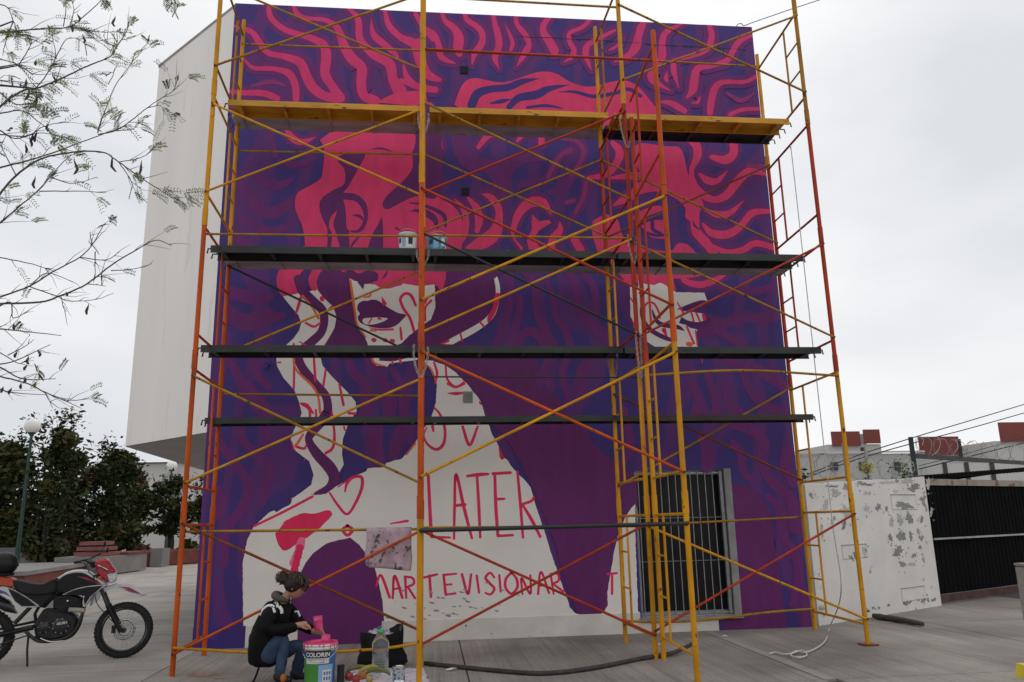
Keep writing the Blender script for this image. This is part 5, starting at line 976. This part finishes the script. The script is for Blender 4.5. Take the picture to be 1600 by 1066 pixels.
puff('tank_stripe', [(455, 392), (520, 402), (600, 432), (618, 444), (590, 442), (510, 412)], .118, 'moto_red', inset=.97)
sh = puff('tank_shroud', sm_([(382, 512), (440, 480), (520, 455), (640, 442), (600, 480), (560, 520), (535, 570), (515, 590), (508, 545), (512, 515)], 3), .128, 'moto_silver', inset=.95)
puff('shroud_panel', [(390, 510), (445, 482), (520, 460), (628, 446), (592, 482), (552, 522), (524, 578), (514, 545), (516, 517)], .131, 'moto_black', sh, inset=.96)
for (a, b) in (((470, 470), (490, 492)), ((495, 464), (520, 496)), ((525, 492), (560, 500)), ((515, 520), (545, 508)), ((455, 484), (500, 478)), ((540, 480), (552, 512))):
    mt('decal', [(a[0], a[1], -.124), (b[0], b[1], -.124)], .004, 'moto_white', sh, 4)
puff('seat', sm_([(85, 432), (130, 430), (200, 446), (285, 446), (340, 412), (360, 440), (352, 500), (260, 522), (150, 515), (105, 480)], 3), .12, 'seat_black', inset=.8)
puff('tail_cover', sm_([(-190, 400), (-60, 402), (20, 408), (95, 425), (115, 470), (60, 470), (-40, 462), (-180, 440)], 3), .10, 'moto_orange', inset=.85)
tp = puff('side_panel', sm_([(-160, 470), (0, 472), (60, 470), (130, 500), (200, 542), (262, 592), (160, 594), (115, 560), (60, 512), (-20, 492), (-160, 490)], 3), .125, 'moto_silver', inset=.95)
puff('panel_inlay', [(70, 476), (132, 504), (200, 546), (252, 588), (163, 590), (120, 558), (95, 520)], .128, 'moto_black', tp, inset=.96); puff('panel_inlay', [(-150, 478), (10, 480), (70, 504), (100, 535), (50, 510), (-150, 486)], .127, 'trim_violet', tp, inset=.95)
puff('inner_fairing', [(-120, 490), (60, 515), (130, 580), (290, 600), (360, 510), (200, 520), (-100, 470)], .09, 'moto_black')
puff('rear_fender', [(-260, 470), (-60, 485), (80, 560), (130, 640), (60, 625), (-60, 560), (-240, 520)], .06, 'moto_black')
en = puff('engine', sm_([(265, 640), (300, 600), (420, 620), (480, 650), (490, 710), (460, 760), (400, 788), (290, 792), (250, 760), (245, 690)], 3), .12, 'engine_grey', inset=.85)
for k in range(7): puff('cooling_fin', [(335, 525+k*13), (490, 540+k*13), (488, 546+k*13), (334, 531+k*13)], .085, 'engine_grey', en, inset=.97)
puff('cylinder_head', sm_([(330, 520), (400, 512), (500, 535), (505, 600), (440, 620), (340, 600)], 3), .07, 'engine_grey')
for (u, v, r) in ((395, 705, .09), (300, 715, .06)): c = mq(u, v); MB().lathe([(r, -.115), (r, -.135), (r*.9, -.145), (.001, -.147)], 'dark_metal', 26, c, Matrix.Rotation(0, 3, 'X')@Matrix(((1, 0, 0), (0, 0, 1), (0, -1, 0)))).build('engine_cover', en, world=False)
puff('engine_badge', [(360, 690), (440, 672), (442, 690), (362, 706)], .150, 'label_black', en, inset=.98)
textmesh('GILERA', .034, lambda x, y: mq(402+x/K, 688-y/K-.18*x/K, -.1515), 'label_white', 'lettering', en, .0008, .2)
textmesh('GILERA', .03, lambda x, y: mq(560+x/K, 424-y/K+.45*x/K, -.121), 'label_black', 'lettering', sh, .0008, .2)
mt('exhaust_pipe', [(470, 600, -.06), (510, 612, -.09), (500, 680, -.1), (470, 745, -.1), (400, 790, -.11), (280, 800, -.12), (200, 740, -.13)], .019, 'dark_metal', sm=True); mt('silencer', [(120, 600, -.14), (0, 570, -.15), (-160, 545, -.15)], [.03, .042, .045], 'dark_metal', n=14); mt('exhaust_shield', [(430, 606, -.1), (528, 610, -.1)], .028, 'rust_beam', n=10)
mt('frame_tube', [(580, 400, 0), (520, 560, 0), (490, 720, 0), (420, 792, 0), (260, 790, 0)], .018, 'moto_black', sm=True); mt('frame_tube', [(560, 400, .03), (330, 520, .03), (0, 510, .03)], .016, 'moto_black'); mt('frame_tube', [(260, 790, .0), (230, 640, 0), (280, 520, 0)], .018, 'moto_black')
for y in (-.1, .1): mt('swingarm', [(235, 720, y), (-50, 790, y)], .022, 'moto_black')
mt('shock_absorber', [(230, 560, 0), (120, 700, 0)], .026, 'dark_metal'); mt('chain_guard', [(230, 690, .09), (-40, 760, .09)], .014, 'moto_black')
for y in (-.12, .12): mt('footpeg', [(265, 770, y), (262, 768, y*2.)], .012, 'dark_metal')
mt('rear_peg_bar', [(215, 765, -.11), (60, 820, -.12)], .008, 'dark_metal'); mt('kickstand', [(218, 770, -.12), (222, 850, -.15), (238, 945, -.20)], .012, 'moto_black'); MB().box(mq(228, 957, -.20), (.07, .04, .014), 'moto_black').build('stand_foot', mo, world=False)
mt('handlebar', [(470, 300, -.36), (505, 290, -.22), (560, 335, -.06), (560, 335, .06), (505, 290, .22), (470, 300, .36)], .011, 'dark_metal', sm=True)
for y in (-1, 1): mt('grip', [(478, 298, y*.28), (462, 302, y*.4)], .017, 'rubber'); mt('brake_lever', [(500, 300, y*.24), (490, 305, y*.38)], .006, 'dark_metal')
for (u0, u1, v1, y) in ((500, 608, 160, -.24), (500, 602, 205, .24)):
    mt('mirror_stem', [(u0+10, 290, y), (590, 240, y), (u1, v1+40, y)], .005, 'moto_black', sm=True); c = mq(u1+6, v1+20, y); MB().sphere(c, (.018, .045, .035), 'moto_black', 12, 8).build('mirror', mo, world=False)
mt('instrument', [(548, 320, -.05), (548, 320, .05)], .04, 'moto_black', n=10); mt('brake_hose', [(560, 380, -.1), (585, 540, -.12), (640, 620, -.1), (740, 720, -.07)], .005, 'black', sm=True)
for y in (-1, 1): mt('turn_signal', [(600, 400, y*.1), (600, 398, y*.19)], [.008, .022], 'moto_orange'); 
for k in range(9):
    a = 2*math.pi*k/9; mt('bolt', [(395+46*math.cos(a), 705+46*math.sin(a), -.118), (395+46*math.cos(a), 705+46*math.sin(a), -.146)], .006, 'chrome', en, 6)
for k in range(6):
    a = 2*math.pi*k/6; mt('bolt', [(300+32*math.cos(a), 715+32*math.sin(a), -.118), (300+32*math.cos(a), 715+32*math.sin(a), -.140)], .0055, 'chrome', en, 6)
for p_ in ([(500, 300, -.25), (530, 360, -.16), (560, 420, -.12), (470, 560, -.13), (330, 620, -.13)], [(500, 300, .22), (560, 350, .1), (600, 470, .08), (520, 560, .05)], [(430, 520, -.1), (400, 470, -.12), (340, 520, -.11), (300, 560, -.1)], [(560, 360, -.12), (590, 330, -.13), (640, 360, -.1)]): mt('cable', p_, .0045, 'black', sm=True)
puff('carburettor', [(290, 545), (335, 540), (338, 590), (292, 592)], .06, 'alu'); mt('spark_plug', [(420, 560, -.08), (420, 550, -.12)], .01, 'chrome')
mt('brake_pedal', [(290, 780, -.16), (350, 800, -.17), (420, 795, -.17)], .008, 'chrome', sm=True); mt('drive_chain', [(225, 700, .11), (-45, 760, .11)], .006, 'dark_metal'); mt('drive_chain', [(225, 740, .11), (-45, 815, .11)], .006, 'dark_metal')
# helmet and rack on the tail
hp = mo.matrix_basis@mq(20, 415)
t = thing('helmet', 'black helmet lying on the rear of the motorcycle seat', 'helmet', (mo.location.x+.85*math.cos(rad(15))*mq(22, 0).x, mo.location.y+.85*math.sin(rad(15))*mq(22, 0).x, .85*mq(22, 408).z), rad(15)); t.scale = (.85, .85, .85)
MB().sphere((0, 0, .135), (.15, .125, .14), 'moto_black', 22, 14).build('shell', t, world=False); MB().sphere((.03, 0, .125), (.128, .118, .07), 'glass_dark', 20, 10).build('visor', t, world=False); MB().lathe([(.10, .012), (.115, .0), (.12, .03)], 'rubber', 20).build('rim', t, world=False)

# ------------------------------------------------------------------ person crouching at the paint bucket
mat('skin', (.40, .21, .14), .55, var=.08, spec=.35); mat('hair', (.018, .012, .009), .55, var=.4, vscale=20); mat('hair_brown', (.055, .028, .015), .55, var=.4, vscale=20); mat('jacket', (.006, .006, .007), .7, var=.3, vscale=10, bump=.6, bscale=18, spec=.12); mat('hood', (.075, .066, .058), .95, var=.25, vscale=20, bump=.4, bscale=60); mat('jeans', (.035, .06, .12), .85, var=.35, vscale=8, bump=.6, bscale=22); mat('stripe', (.62, .62, .6), .8, var=.05); mat('boot', (.014, .012, .012), .6, var=.3); mat('sock_orange', (.42, .13, .03), .8)
KP = .00122
gp = G(440, 1066); pe = thing('person', 'person in black jacket with white stripes and jeans crouching at the paint bucket', 'person', (gp.x, gp.y, 0)); pe.scale = (.87, .87, .87)
def pq(u, v, y=0.): return Vector(((u-400)*KP, y, (1035-v)*KP))
def skin(nm, chains, m, par=pe, sub=2):
    vs = []; ed = []; rr = []; idx = {}
    for ch in chains:
        pv = None
        for (u, v, y, r) in ch:
            k = (u, v, y)
            if k not in idx: idx[k] = len(vs); vs.append(pq(u, v, y)); rr.append(r)
            if pv is not None: ed.append((pv, idx[k]))
            pv = idx[k]
    me = bpy.data.meshes.new(nm); me.from_pydata(vs, ed, []); me.materials.append(MATS[m]); o = bpy.data.objects.new(nm, me); S.collection.objects.link(o); o.parent = par
    md = o.modifiers.new('skin', 'SKIN'); md.use_smooth_shade = True; md.branch_smoothing = .4
    for i, d in enumerate(me.skin_vertices[0].data): d.radius = (rr[i], rr[i]) if not isinstance(rr[i], tuple) else rr[i]
    me.skin_vertices[0].data[0].use_root = True
    sb = o.modifiers.new('sub', 'SUBSURF'); sb.levels = sub; sb.render_levels = sub; return o
# body: one continuous figure under the clothes, face and hands showing
skin('body', [[(275, 800, 0, .08), (290, 690, 0, .085), (320, 540, 0, .08), (365, 440, 0, .05), (400, 385, 0, .042), (430, 345, 0, .045), (465, 330, 0, .062), (478, 285, 0, .07)],
  [(365, 440, 0, .05), (335, 470, -.13, .04), (305, 590, -.2, .036), (430, 615, -.2, .03), (520, 590, -.19, .025), (560, 580, -.185, .025)],
  [(365, 440, 0, .05), (400, 470, .12, .04), (470, 600, .16, .036), (570, 640, .12, .028), (640, 665, .06, .024)],
  [(275, 800, 0, .08), (285, 815, -.10, .06), (420, 660, -.13, .045), (405, 800, -.12, .045), (395, 960, -.11, .03), (430, 1010, -.11, .025)],
  [(275, 800, 0, .08), (290, 820, .10, .06), (545, 770, .12, .045), (510, 880, .12, .04), (490, 985, .12, .03), (560, 1015, .12, .025)]], 'skin')
jk = skin('jacket', [[(236, 912, 0, .10), (238, 895, 0, .145), (248, 840, 0, .16), (258, 760, 0, .182), (276, 670, 0, .188), (310, 570, 0, .186), (350, 480, 0, .155), (378, 425, 0, .105), (395, 392, 0, .07)],
  [(350, 480, 0, .155), (318, 470, -.15, .09), (296, 560, -.205, .085), (300, 612, -.21, .08), (410, 625, -.205, .068), (500, 602, -.19, .052), (530, 592, -.19, .045)],
  [(350, 480, 0, .155), (420, 480, .13, .08), (480, 600, .16, .07), (580, 648, .12, .055), (636, 668, .07, .043)]], 'jacket')
hq = crom([(430, 418, -.06, .014), (395, 398, -.085, .026), (345, 378, -.085, .036), (322, 368, 0, .042), (345, 378, .085, .036), (395, 398, .085, .026), (430, 418, .06, .014)], 6)
MB().tube([pq(q[0], q[1], q[2]) for q in hq], [float(q[3]) for q in hq], 'hood', 12).build('hood', pe, world=False)
skin('jeans', [[(285, 830, 0, .11), (310, 800, -.11, .09), (370, 710, -.135, .084), (418, 655, -.135, .074), (420, 740, -.13, .068), (412, 840, -.125, .058), (402, 940, -.12, .052), (398, 985, -.12, .05)], [(285, 830, 0, .11), (320, 830, .11, .095), (440, 800, .12, .09), (540, 770, .12, .08), (530, 860, .12, .072), (505, 960, .12, .062), (500, 1005, .12, .058)]], 'jeans')
for y, u, v in ((-.12, 385, 985), (.12, 480, 1000)):
    skin('boot', [[(u, v-45, y, .055), (u, v-5, y, .056), (u+30, v+12, y, .048), (u+85, v+18, y, .04), (u+115, v+20, y, .03)]], 'boot')
MB().sphere(pq(432, 985, -.15), (.032, .03, .04), 'sock_orange', 12, 8).build('boot_trim', pe, world=False)
tx_ = bpy.data.textures.new('folds', 'CLOUDS'); tx_.noise_scale = .07; tx_.noise_depth = 2
for o in pe.children:
    if o.name.split('.')[0] in ('jacket', 'jeans'):
        md = o.modifiers.new('folds', 'DISPLACE'); md.texture = tx_; md.strength = .03; md.mid_level = .5; md.texture_coords = 'LOCAL'
# stripes round the shoulder and sleeve
def ringband(c, ax, r, w, nm='stripe', a0=0, a1=6.283):
    ax = Vector(ax).normalized(); e1 = ax.orthogonal().normalized(); e2 = ax.cross(e1); vs = []; n = 20
    for i in range(n+1):
        a = a0+(a1-a0)*i/n; d = e1*math.cos(a)+e2*math.sin(a); vs += [c+d*r-ax*w/2, c+d*r+ax*w/2]
    MB().add(vs, [(2*i, 2*i+1, 2*i+3, 2*i+2) for i in range(n)], 'stripe', True).build(nm, pe, world=False)
def decal(pts, w, y0=-.32):   # thin band laid on the jacket surface, dropped onto it by ray casting
    pe_q = [pq(u, v, y0) for u, v in pts]; return pe_q
bpy.context.view_layer.update()
dg = bpy.context.evaluated_depsgraph_get()
def lay(par, pts, w, m, nm):
    ev = par.evaluated_get(dg); q = crom([(u, v) for u, v in pts], 8); vs = []; ok = []
    for i, p in enumerate(q):
        a = q[max(i-1, 0)]; b = q[min(i+1, len(q)-1)]; d = np.array(b)-np.array(a); d = d/(np.linalg.norm(d)+1e-9); nrm = np.array([-d[1], d[0]])
        row = []
        for s in (-.5, 0, .5):
            c = np.array(p)+nrm*w*s; o_ = pq(c[0], c[1], -.6); h, l, nn, ix = ev.ray_cast(o_, Vector((0, 1, 0)))
            row.append(Vector((l.x, l.y-.004, l.z)) if h else None)
        ok.append(all(r is not None for r in row)); vs.append(row)
    mb = MB()
    for i in range(len(vs)-1):
        if ok[i] and ok[i+1]: mb.add([vs[i][0], vs[i][1], vs[i][2], vs[i+1][0], vs[i+1][1], vs[i+1][2]], [(0, 1, 4, 3), (1, 2, 5, 4)], m, True)
    if mb.v: mb.build(nm, pe, world=False)
try:
    lay(jk, [(232, 470), (262, 425), (305, 405), (345, 415), (368, 450)], 16, 'stripe', 'stripe'); lay(jk, [(226, 510), (250, 462), (292, 435), (332, 442), (356, 485)], 16, 'stripe', 'stripe')
    lay(jk, [(376, 445), (395, 470), (402, 500)], 18, 'stripe', 'stripe'); lay(jk, [(218, 490), (222, 500)], 18, 'stripe', 'stripe')
except Exception as e: print('stripes', e)
MB().tube([pq(482, 505, .02), pq(505, 500, 0), pq(520, 540, .02)], .012, 'stripe', 6).build('stripe', pe, world=False)
MB().tube([pq(225, 915, -.05), pq(215, 960, -.08), pq(195, 1010, -.08), pq(160, 1030, -.08)], .011, 'jacket', 6).build('belt_strap', pe, world=False)
# head
hd_ = pq(478, 305, 0); tl = Matrix.Rotation(rad(28), 3, 'Y')
hm = MB()
NU, NV = 28, 20
vs = []
for i in range(NV+1):
    t = math.pi*i/NV
    for j in range(NU):
        a = 2*math.pi*j/NU; x = math.sin(t)*math.cos(a); y = math.sin(t)*math.sin(a); z = math.cos(t)
        X, Y_, Z = .095*x, .072*y, .118*z
        if z < 0: X *= 1-.22*(-z); Y_ *= 1-.38*(-z); X += .02*(-z)
        fr_ = math.exp(-(y/.22)**2)*(x > 0)
        X += fr_*(.024*math.exp(-((z+.12)/.16)**2)+.010*math.exp(-((z+.50)/.10)**2)+.008*math.exp(-((z+.66)/.08)**2)-.008*math.exp(-((z-.12)/.10)**2)-.005*math.exp(-((z+.40)/.06)**2))
        ey = math.exp(-((abs(y)-.36)/.16)**2)*math.exp(-((z-.06)/.1)**2)*(x > 0); X -= .012*ey
        vs.append(hd_+tl@Vector((X, Y_, Z)))
hm.add(vs, [(i*NU+j, (i+1)*NU+j, (i+1)*NU+(j+1) % NU, i*NU+(j+1) % NU) for i in range(NV) for j in range(NU)], 'skin', True); hm.build('head', pe, world=False)
for s in (-1, 1):
    MB().sphere(hd_+tl@Vector((.078, s*.030, .008)), (.008, .014, .005), 'hair', 10, 6, tl).build('eye', pe, world=False); MB().tube([hd_+tl@Vector((.086, s*.016, .026)), hd_+tl@Vector((.080, s*.046, .028))], .003, 'hair', 5).build('eyebrow', pe, world=False)
    MB().sphere(hd_+tl@Vector((-.01, s*.072, -.005)), (.018, .008, .03), 'skin', 10, 8, tl).build('ear', pe, world=False)
mat('lips', (.32, .10, .09), .5); MB().sphere(hd_+tl@Vector((.092, 0, -.062)), (.007, .02, .006), 'lips', 10, 6, tl).build('mouth', pe, world=False)
hr = MB(); random.seed(31)
hr.sphere(hd_+tl@Vector((-.022, 0, .03)), (.108, .09, .112), 'hair', 20, 12, tl)
for k in range(170):     # locks over the crown, fringe forward, sides down
    a = random.uniform(-math.pi, math.pi); el_ = random.uniform(.1, 1.3); x, y, z = math.cos(el_)*math.cos(a), math.cos(el_)*math.sin(a), math.sin(el_)
    p0 = Vector((-.01+.07*x, .06*y, .06+.07*z)); fwd = x > .1; ln = random.uniform(.05, .09)
    d = Vector((.7*x+.25, .55*y, -.65 if fwd else -.45)); p1 = Vector((-.01+.110*x, .095*y, .055+.082*z)); p2 = p1+d*ln*.55+Vector((0, 0, -.01)); 
    if fwd and p2.z < .02 and abs(y) < .6: p2.z = random.uniform(.012, .035)
    hr.tube([hd_+tl@q for q in (p0, p1, p2)], [.011, .010, .002], random.choice(['hair', 'hair', 'hair_brown']), 5)
for k in range(46):      # loose strands
    a = random.uniform(-math.pi, math.pi); el_ = random.uniform(-.3, 1.2); d = Vector((math.cos(el_)*math.cos(a), math.cos(el_)*math.sin(a), math.sin(el_))); p1 = Vector((-.015+.105*d.x, .09*d.y, .04+.095*d.z)); p2 = p1+d*random.uniform(.01, .035)+Vector((random.uniform(-.03, .03), 0, random.uniform(-.05, .01)))
    hr.tube([hd_+tl@q for q in (p1*.9, p1*1.05, p2)], [.003, .0022, .0006], 'hair_brown', 4)
for k in range(14): hr.tube([hd_+tl@Vector((.06+random.uniform(-.02, .03), random.uniform(-.07, .07), .075)), hd_+tl@Vector((.105, random.uniform(-.07, .07), .04)), hd_+tl@Vector((.108, random.uniform(-.07, .07), random.uniform(-.02, .015)))], [.009, .007, .001], 'hair', 5)
hr.build('hair', pe, world=False)
bn = MB(); bc = pq(372, 232, 0); bn.sphere(bc, (.055, .055, .05), 'hair_brown', 14, 10)
for k in range(90):
    d = Vector((random.gauss(0, 1), random.gauss(0, 1), random.gauss(0, 1))).normalized(); e = d.orthogonal().normalized(); f_ = d.cross(e); w_ = random.uniform(0, 6)
    g1 = e*math.cos(w_)+f_*math.sin(w_); bn.tube([bc+d*.045, bc+(d+g1*.6).normalized()*.066, bc+(d+g1*1.3).normalized()*random.uniform(.055, .085)], [.007, .006, .001], 'hair_brown', 4)
bn.tube([bc, pq(420, 260, 0)], [.045, .06], 'hair', 10); bn.build('hair_bun', pe, world=False)
# hands: palm and five bent fingers
def hand(w, dirv, upv, side, par=pe, curl=.9, nm='hand'):
    w = Vector(w); d = Vector(dirv).normalized(); u = Vector(upv).normalized(); s = d.cross(u)*side; mb = MB(); Lh = .085
    mb.tube([w-d*.03, w, w+d*.03, w+d*.07, w+d*Lh], [.022, .025, .030, .032, .026], 'skin', 10)
    for k, (off, ln) in enumerate(((-.026, .062), (-.009, .072), (.009, .068), (.026, .052))):
        p = w+d*(Lh-.012)+s*off; q = [p]; ang = .25
        for j, f in enumerate((.45, .32, .23)):
            ang += curl*(.5+.15*k*.3); q.append(q[-1]+(d*math.cos(ang)-u*math.sin(ang))*ln*f)
        mb.tube(q, [.0098, .0092, .0085, .006], 'skin', 7)
    p = w+d*.03-s*.024; mb.tube([p, p+d*.025-s*.022-u*.008, p+d*.05-s*.022-u*.022, p+d*.068-s*.012-u*.03], [.012, .0115, .010, .007], 'skin', 7); mb.build(nm, par, world=False)
hand(pq(535, 588, -.19), (1, .05, .02), (0, -.3, 1), -1, curl=.55)
hand(pq(640, 668, .06), (1, -.1, -.1), (0, .5, 1), 1, curl=.6)
# the jug the near hand steadies
jl = Vector(pe.location)+.87*pq(680, 645, -.02); jug((jl.x, jl.y, jl.z), .078, .11, 'pink paint-coated jug held up by the crouching person', -.12)

# ------------------------------------------------------------------ overhanging branches of the near tree (its trunk stands left of the picture)
random.seed(17); YT = -3.6
nt_ = thing('overhanging_tree', 'nearly leafless tree with dark pods reaching in from the upper left', 'tree', (P(-420, 1000, YT).x, YT, 0))
BR4 = [[(-60,262),(0,248),(130,235),(300,220),(520,205),(640,120),(750,20),(790,-40)], [(520,205),(640,225),(770,245),(900,240)], [(-80,870),(0,810),(80,740),(190,680),(270,670),(430,610),(640,510),(740,470),(840,425),(885,350),(940,270),(980,190)], [(270,670),(350,570),(420,440),(400,300),(390,250)], [(-60,865),(0,860),(170,840),(300,930),(380,990)], [(740,1020),(880,990),(1000,910),(1110,820),(1230,740),(1310,690),(1340,620)], [(740,1010),(760,930),(830,750),(880,640),(950,540),(1000,470)], [(-60,1020),(0,1020),(200,1030),(330,960),(500,920)], [(-40,440),(0,450),(140,495),(260,650)], [(-60,600),(0,610),(140,620),(300,640)], [(480,200),(500,60),(490,20)], [(530,190),(560,80),(540,0)], [(270,670),(275,740),(200,840)], [(-20,30),(60,60),(100,160),(130,235)], [(100,160),(40,330),(20,420)], [(-60,520),(60,500),(140,495),(250,560),(400,560)], [(1230,-60),(1260,0),(1300,40)], [(640,225),(720,300),(780,310)], [(885,350),(820,330),(780,260)], [(1000,470),(1030,400),(1070,380)],
 [(820,640),(860,560),(840,550)], [(1110,820),(1200,800),(1240,820)], [(880,990),(1000,980),(1060,930)], [(0,700),(120,790),(250,780)], [(420,440),(500,300),(590,290)], [(140,495),(200,400),(240,300),(130,260)]]
BR5 = [[(-30,160),(0,150),(100,125),(200,95),(290,60),(400,20),(480,-10)], [(-20,290),(0,250),(60,180),(150,120),(250,95),(380,90),(450,130),(520,180),(620,245),(660,270)], [(-25,400),(0,360),(70,300),(150,230),(220,150),(270,100)], [(450,130),(540,110),(590,70)], [(450,130),(490,190),(515,245)], [(150,240),(300,240),(400,245)], [(-30,655),(0,640),(110,600),(200,545),(300,490),(350,440),(390,370)], [(-40,665),(0,665),(150,660),(230,635),(330,590),(420,520),(520,460),(590,425),(650,445)], [(110,600),(210,635),(260,655),(360,650),(430,625)], [(-30,485),(0,490),(120,515),(200,540)], [(360,470),(360,560)], [(420,540),(500,535),(575,515)], [(-30,755),(0,760),(90,770),(230,785)], [(-30,840),(0,850),(70,890),(100,880)], [(-40,930),(0,940),(110,970),(170,1000),(250,1030),(350,1025)], [(170,1000),(240,1030),(310,1062)], [(-30,900),(60,880),(190,820)], [(-30,690),(40,660),(50,720),(110,690)], [(330,590),(400,598)], [(230,635),(240,680),(250,695)], [(300,490),(400,500),(450,470)], [(350,440),(340,400),(345,395)], [(110,600),(180,550),(290,590)], [(30,860),(90,830),(130,800)], [(0,10),(60,40),(150,20),(230,30)], [(60,180),(20,100),(0,60)], [(0,905),(90,950),(210,950)], [(200,190),(280,210),(370,185)], [(390,370),(395,365)], [(-20,980),(40,1000),(180,1010)], [(170,1000),(200,1060)]]
tips = []
mbw = MB()
def branch(pts, k, ox, oy, main):
    q = crom([(ox+a*k, oy+b*k) for a, b in pts], 5); w0 = random.uniform(-.25, .25); w1 = random.uniform(-.35, .35); out_ = []
    for i, p in enumerate(q): out_.append(tuple(P(p[0]+random.uniform(-.4, .4), p[1]+random.uniform(-.4, .4), YT+w0+(w1-w0)*i/len(q))))
    ln = sum((Vector(a)-Vector(b)).length for a, b in zip(out_, out_[1:])); r0 = min(.0072, .0026+.0046*ln/1.3)*(1.15 if pts[0][0] < 10 else .8)
    mbw.tube(out_, [r0*(1-.8*i/len(out_))+.0009 for i in range(len(out_))], 'bark_grey', 5); tips.append((out_, r0))
for b in BR4: branch(b, .2063, 0, 0, 1)
for b in BR5: branch(b, .4129, 0, 200, 1)
# side twigs
for (o_, r0) in list(tips):
    for k in range(max(2, int(len(o_)/3.2))):
        i = random.randrange(2, max(3, len(o_)-1)); p = Vector(o_[min(i, len(o_)-1)]); d = (Vector(o_[min(i+1, len(o_)-1)])-Vector(o_[i-1])).normalized(); d = (d+Vector((random.uniform(-.5, .9), random.uniform(-.5, .5), random.uniform(-.8, .8)))).normalized(); l = random.uniform(.06, .22)
        pts = [p, p+d*l*.5+Vector((0, 0, random.uniform(-.015, .02))), p+d*l+Vector((random.uniform(-.02, .02), 0, random.uniform(-.03, .03)))]; mbw.tube(pts, [.0026, .0018, .0008], 'bark_grey', 4); tips.append(([tuple(v) for v in pts], 0))
tx = nt_.location.x
limb = [(tx, YT, 0), (tx+.03, YT, .8), (tx-.03, YT, 1.7), (tx+.1, YT+.05, 2.6), (tx+.3, YT, 3.6), (tx+.5, YT, 4.8)]
MB().tube([tuple(p) for p in crom(limb, 6)], [float(v) for v in np.interp(np.linspace(0, 1, 31), [0, .1, 1], [.17, .13, .035])], 'bark', 12).build('trunk', nt_)
for (o_, r0) in tips:
    if r0 and Vector(o_[0]).x < P(5, 400, YT).x:      # limbs out to the branches
        e = Vector(o_[0]); zz = [f_ for f_ in (1.75, 2.5, 3.3, 4.1) if f_ < max(1.8, e.z-.45)][-1]; s0 = Vector((float(np.interp(zz, [1.7, 2.6, 3.6, 4.8], [tx-.03, tx+.1, tx+.3, tx+.5])), YT, zz)); mbw.tube([tuple(p) for p in crom([tuple(s0), tuple(s0.lerp(e, .22)+Vector((0, .12*math.sin(e.z*9), .16))), tuple(s0.lerp(e, .6)+Vector((0, .2*math.sin(e.z*9), .10))), tuple(e)], 5)], [float(v) for v in np.linspace(.026, r0+.001, 16)], 'bark', 6)
mbw.build('branches', nt_)
lf = MB()
def pinnate(p, d, n, ln):
    d = Vector(d).normalized(); s = d.cross(Vector((random.uniform(-.4, .4), -1, random.uniform(-.4, .4)))).normalized(); mm = random.choice(['leaf_lime', 'leaf_green', 'leaf_green', 'leaf_dark'])
    for i in range(n):
        c = p+d*ln*i/n+Vector((0, 0, -.25*ln*(i/n)**2))
        for sg in (-1, 1):
            t = (s*sg+d*.75).normalized(); l = random.uniform(.02, .036); wv = t.cross(Vector((0, 1, 0))).normalized()*.0034; lf.add([c, c+t*l*.5+wv, c+t*l, c+t*l*.5-wv], [(0, 1, 2, 3)], mm)
for (o_, r0) in tips:
    e = Vector(o_[-1]); hi = e.z > P(0, 330, YT).z
    if random.random() < (.68 if hi else .12):
        for k in range(random.randint(1, 3)):
            d = (e-Vector(o_[max(0, len(o_)-3)])).normalized()+Vector((random.uniform(-.9, .9), random.uniform(-.3, .3), random.uniform(-.8, .5))); pinnate(e, d, random.randint(6, 11), random.uniform(.08, .15))
ct = P(264, 5, YT)
for k in range(9): pinnate(ct+Vector((random.uniform(-.04, .06), 0, random.uniform(-.01, .07))), (random.uniform(-.2, .7), 0, -.9), 6, .07)
ct = P(160, 5, YT)
for k in range(8): pinnate(ct+Vector((random.uniform(-.04, .06), 0, random.uniform(-.01, .07))), (random.uniform(-.4, .7), 0, -.7), 6, .07)
lo = lf.build('leaves', nt_); lo['kind'] = 'stuff'
PODS = [(11, 55, 16), (113, 44, 14), (130, 62, 14), (40, 130, 12), (84, 125, 14), (56, 99, 8), (42, 150, 16), (55, 157, 18), (17, 155, 12), (75, 200, 12), (49, 217, 14), (122, 28, 10), (180, 35, 16), (40, 233, 14), (48, 223, 14), (56, 215, 16), (115, 262, 24), (219, 264, 22), (179, 258, 24), (55, 287, 18), (137, 485, 16), (22, 512, 10), (25, 555, 9), (60, 553, 10), (45, 564, 12), (40, 575, 8), (37, 595, 9), (55, 602, 8), (3, 610, 9), (16, 612, 9), (33, 604, 8), (104, 460, 6)]
for (x, y, l) in PODS:
    c = P(x, y, YT-.02); s = l/FPX*((c-CAM).dot(FW)); ax = Vector((random.uniform(-.35, .35), random.uniform(-.2, .2), -1)).normalized(); b_ = Vector((random.uniform(-.3, .3), 0, 0))*s
    MB().tube([c-ax*s*.75, c-ax*s*.5, c-ax*s*.2+b_*.5, c+ax*s*.1+b_, c+ax*s*.4+b_*.4, c+ax*s*.5], [.001, .004, .0085, .010, .007, .001], 'pod', 7).build('seed_pod', nt_)
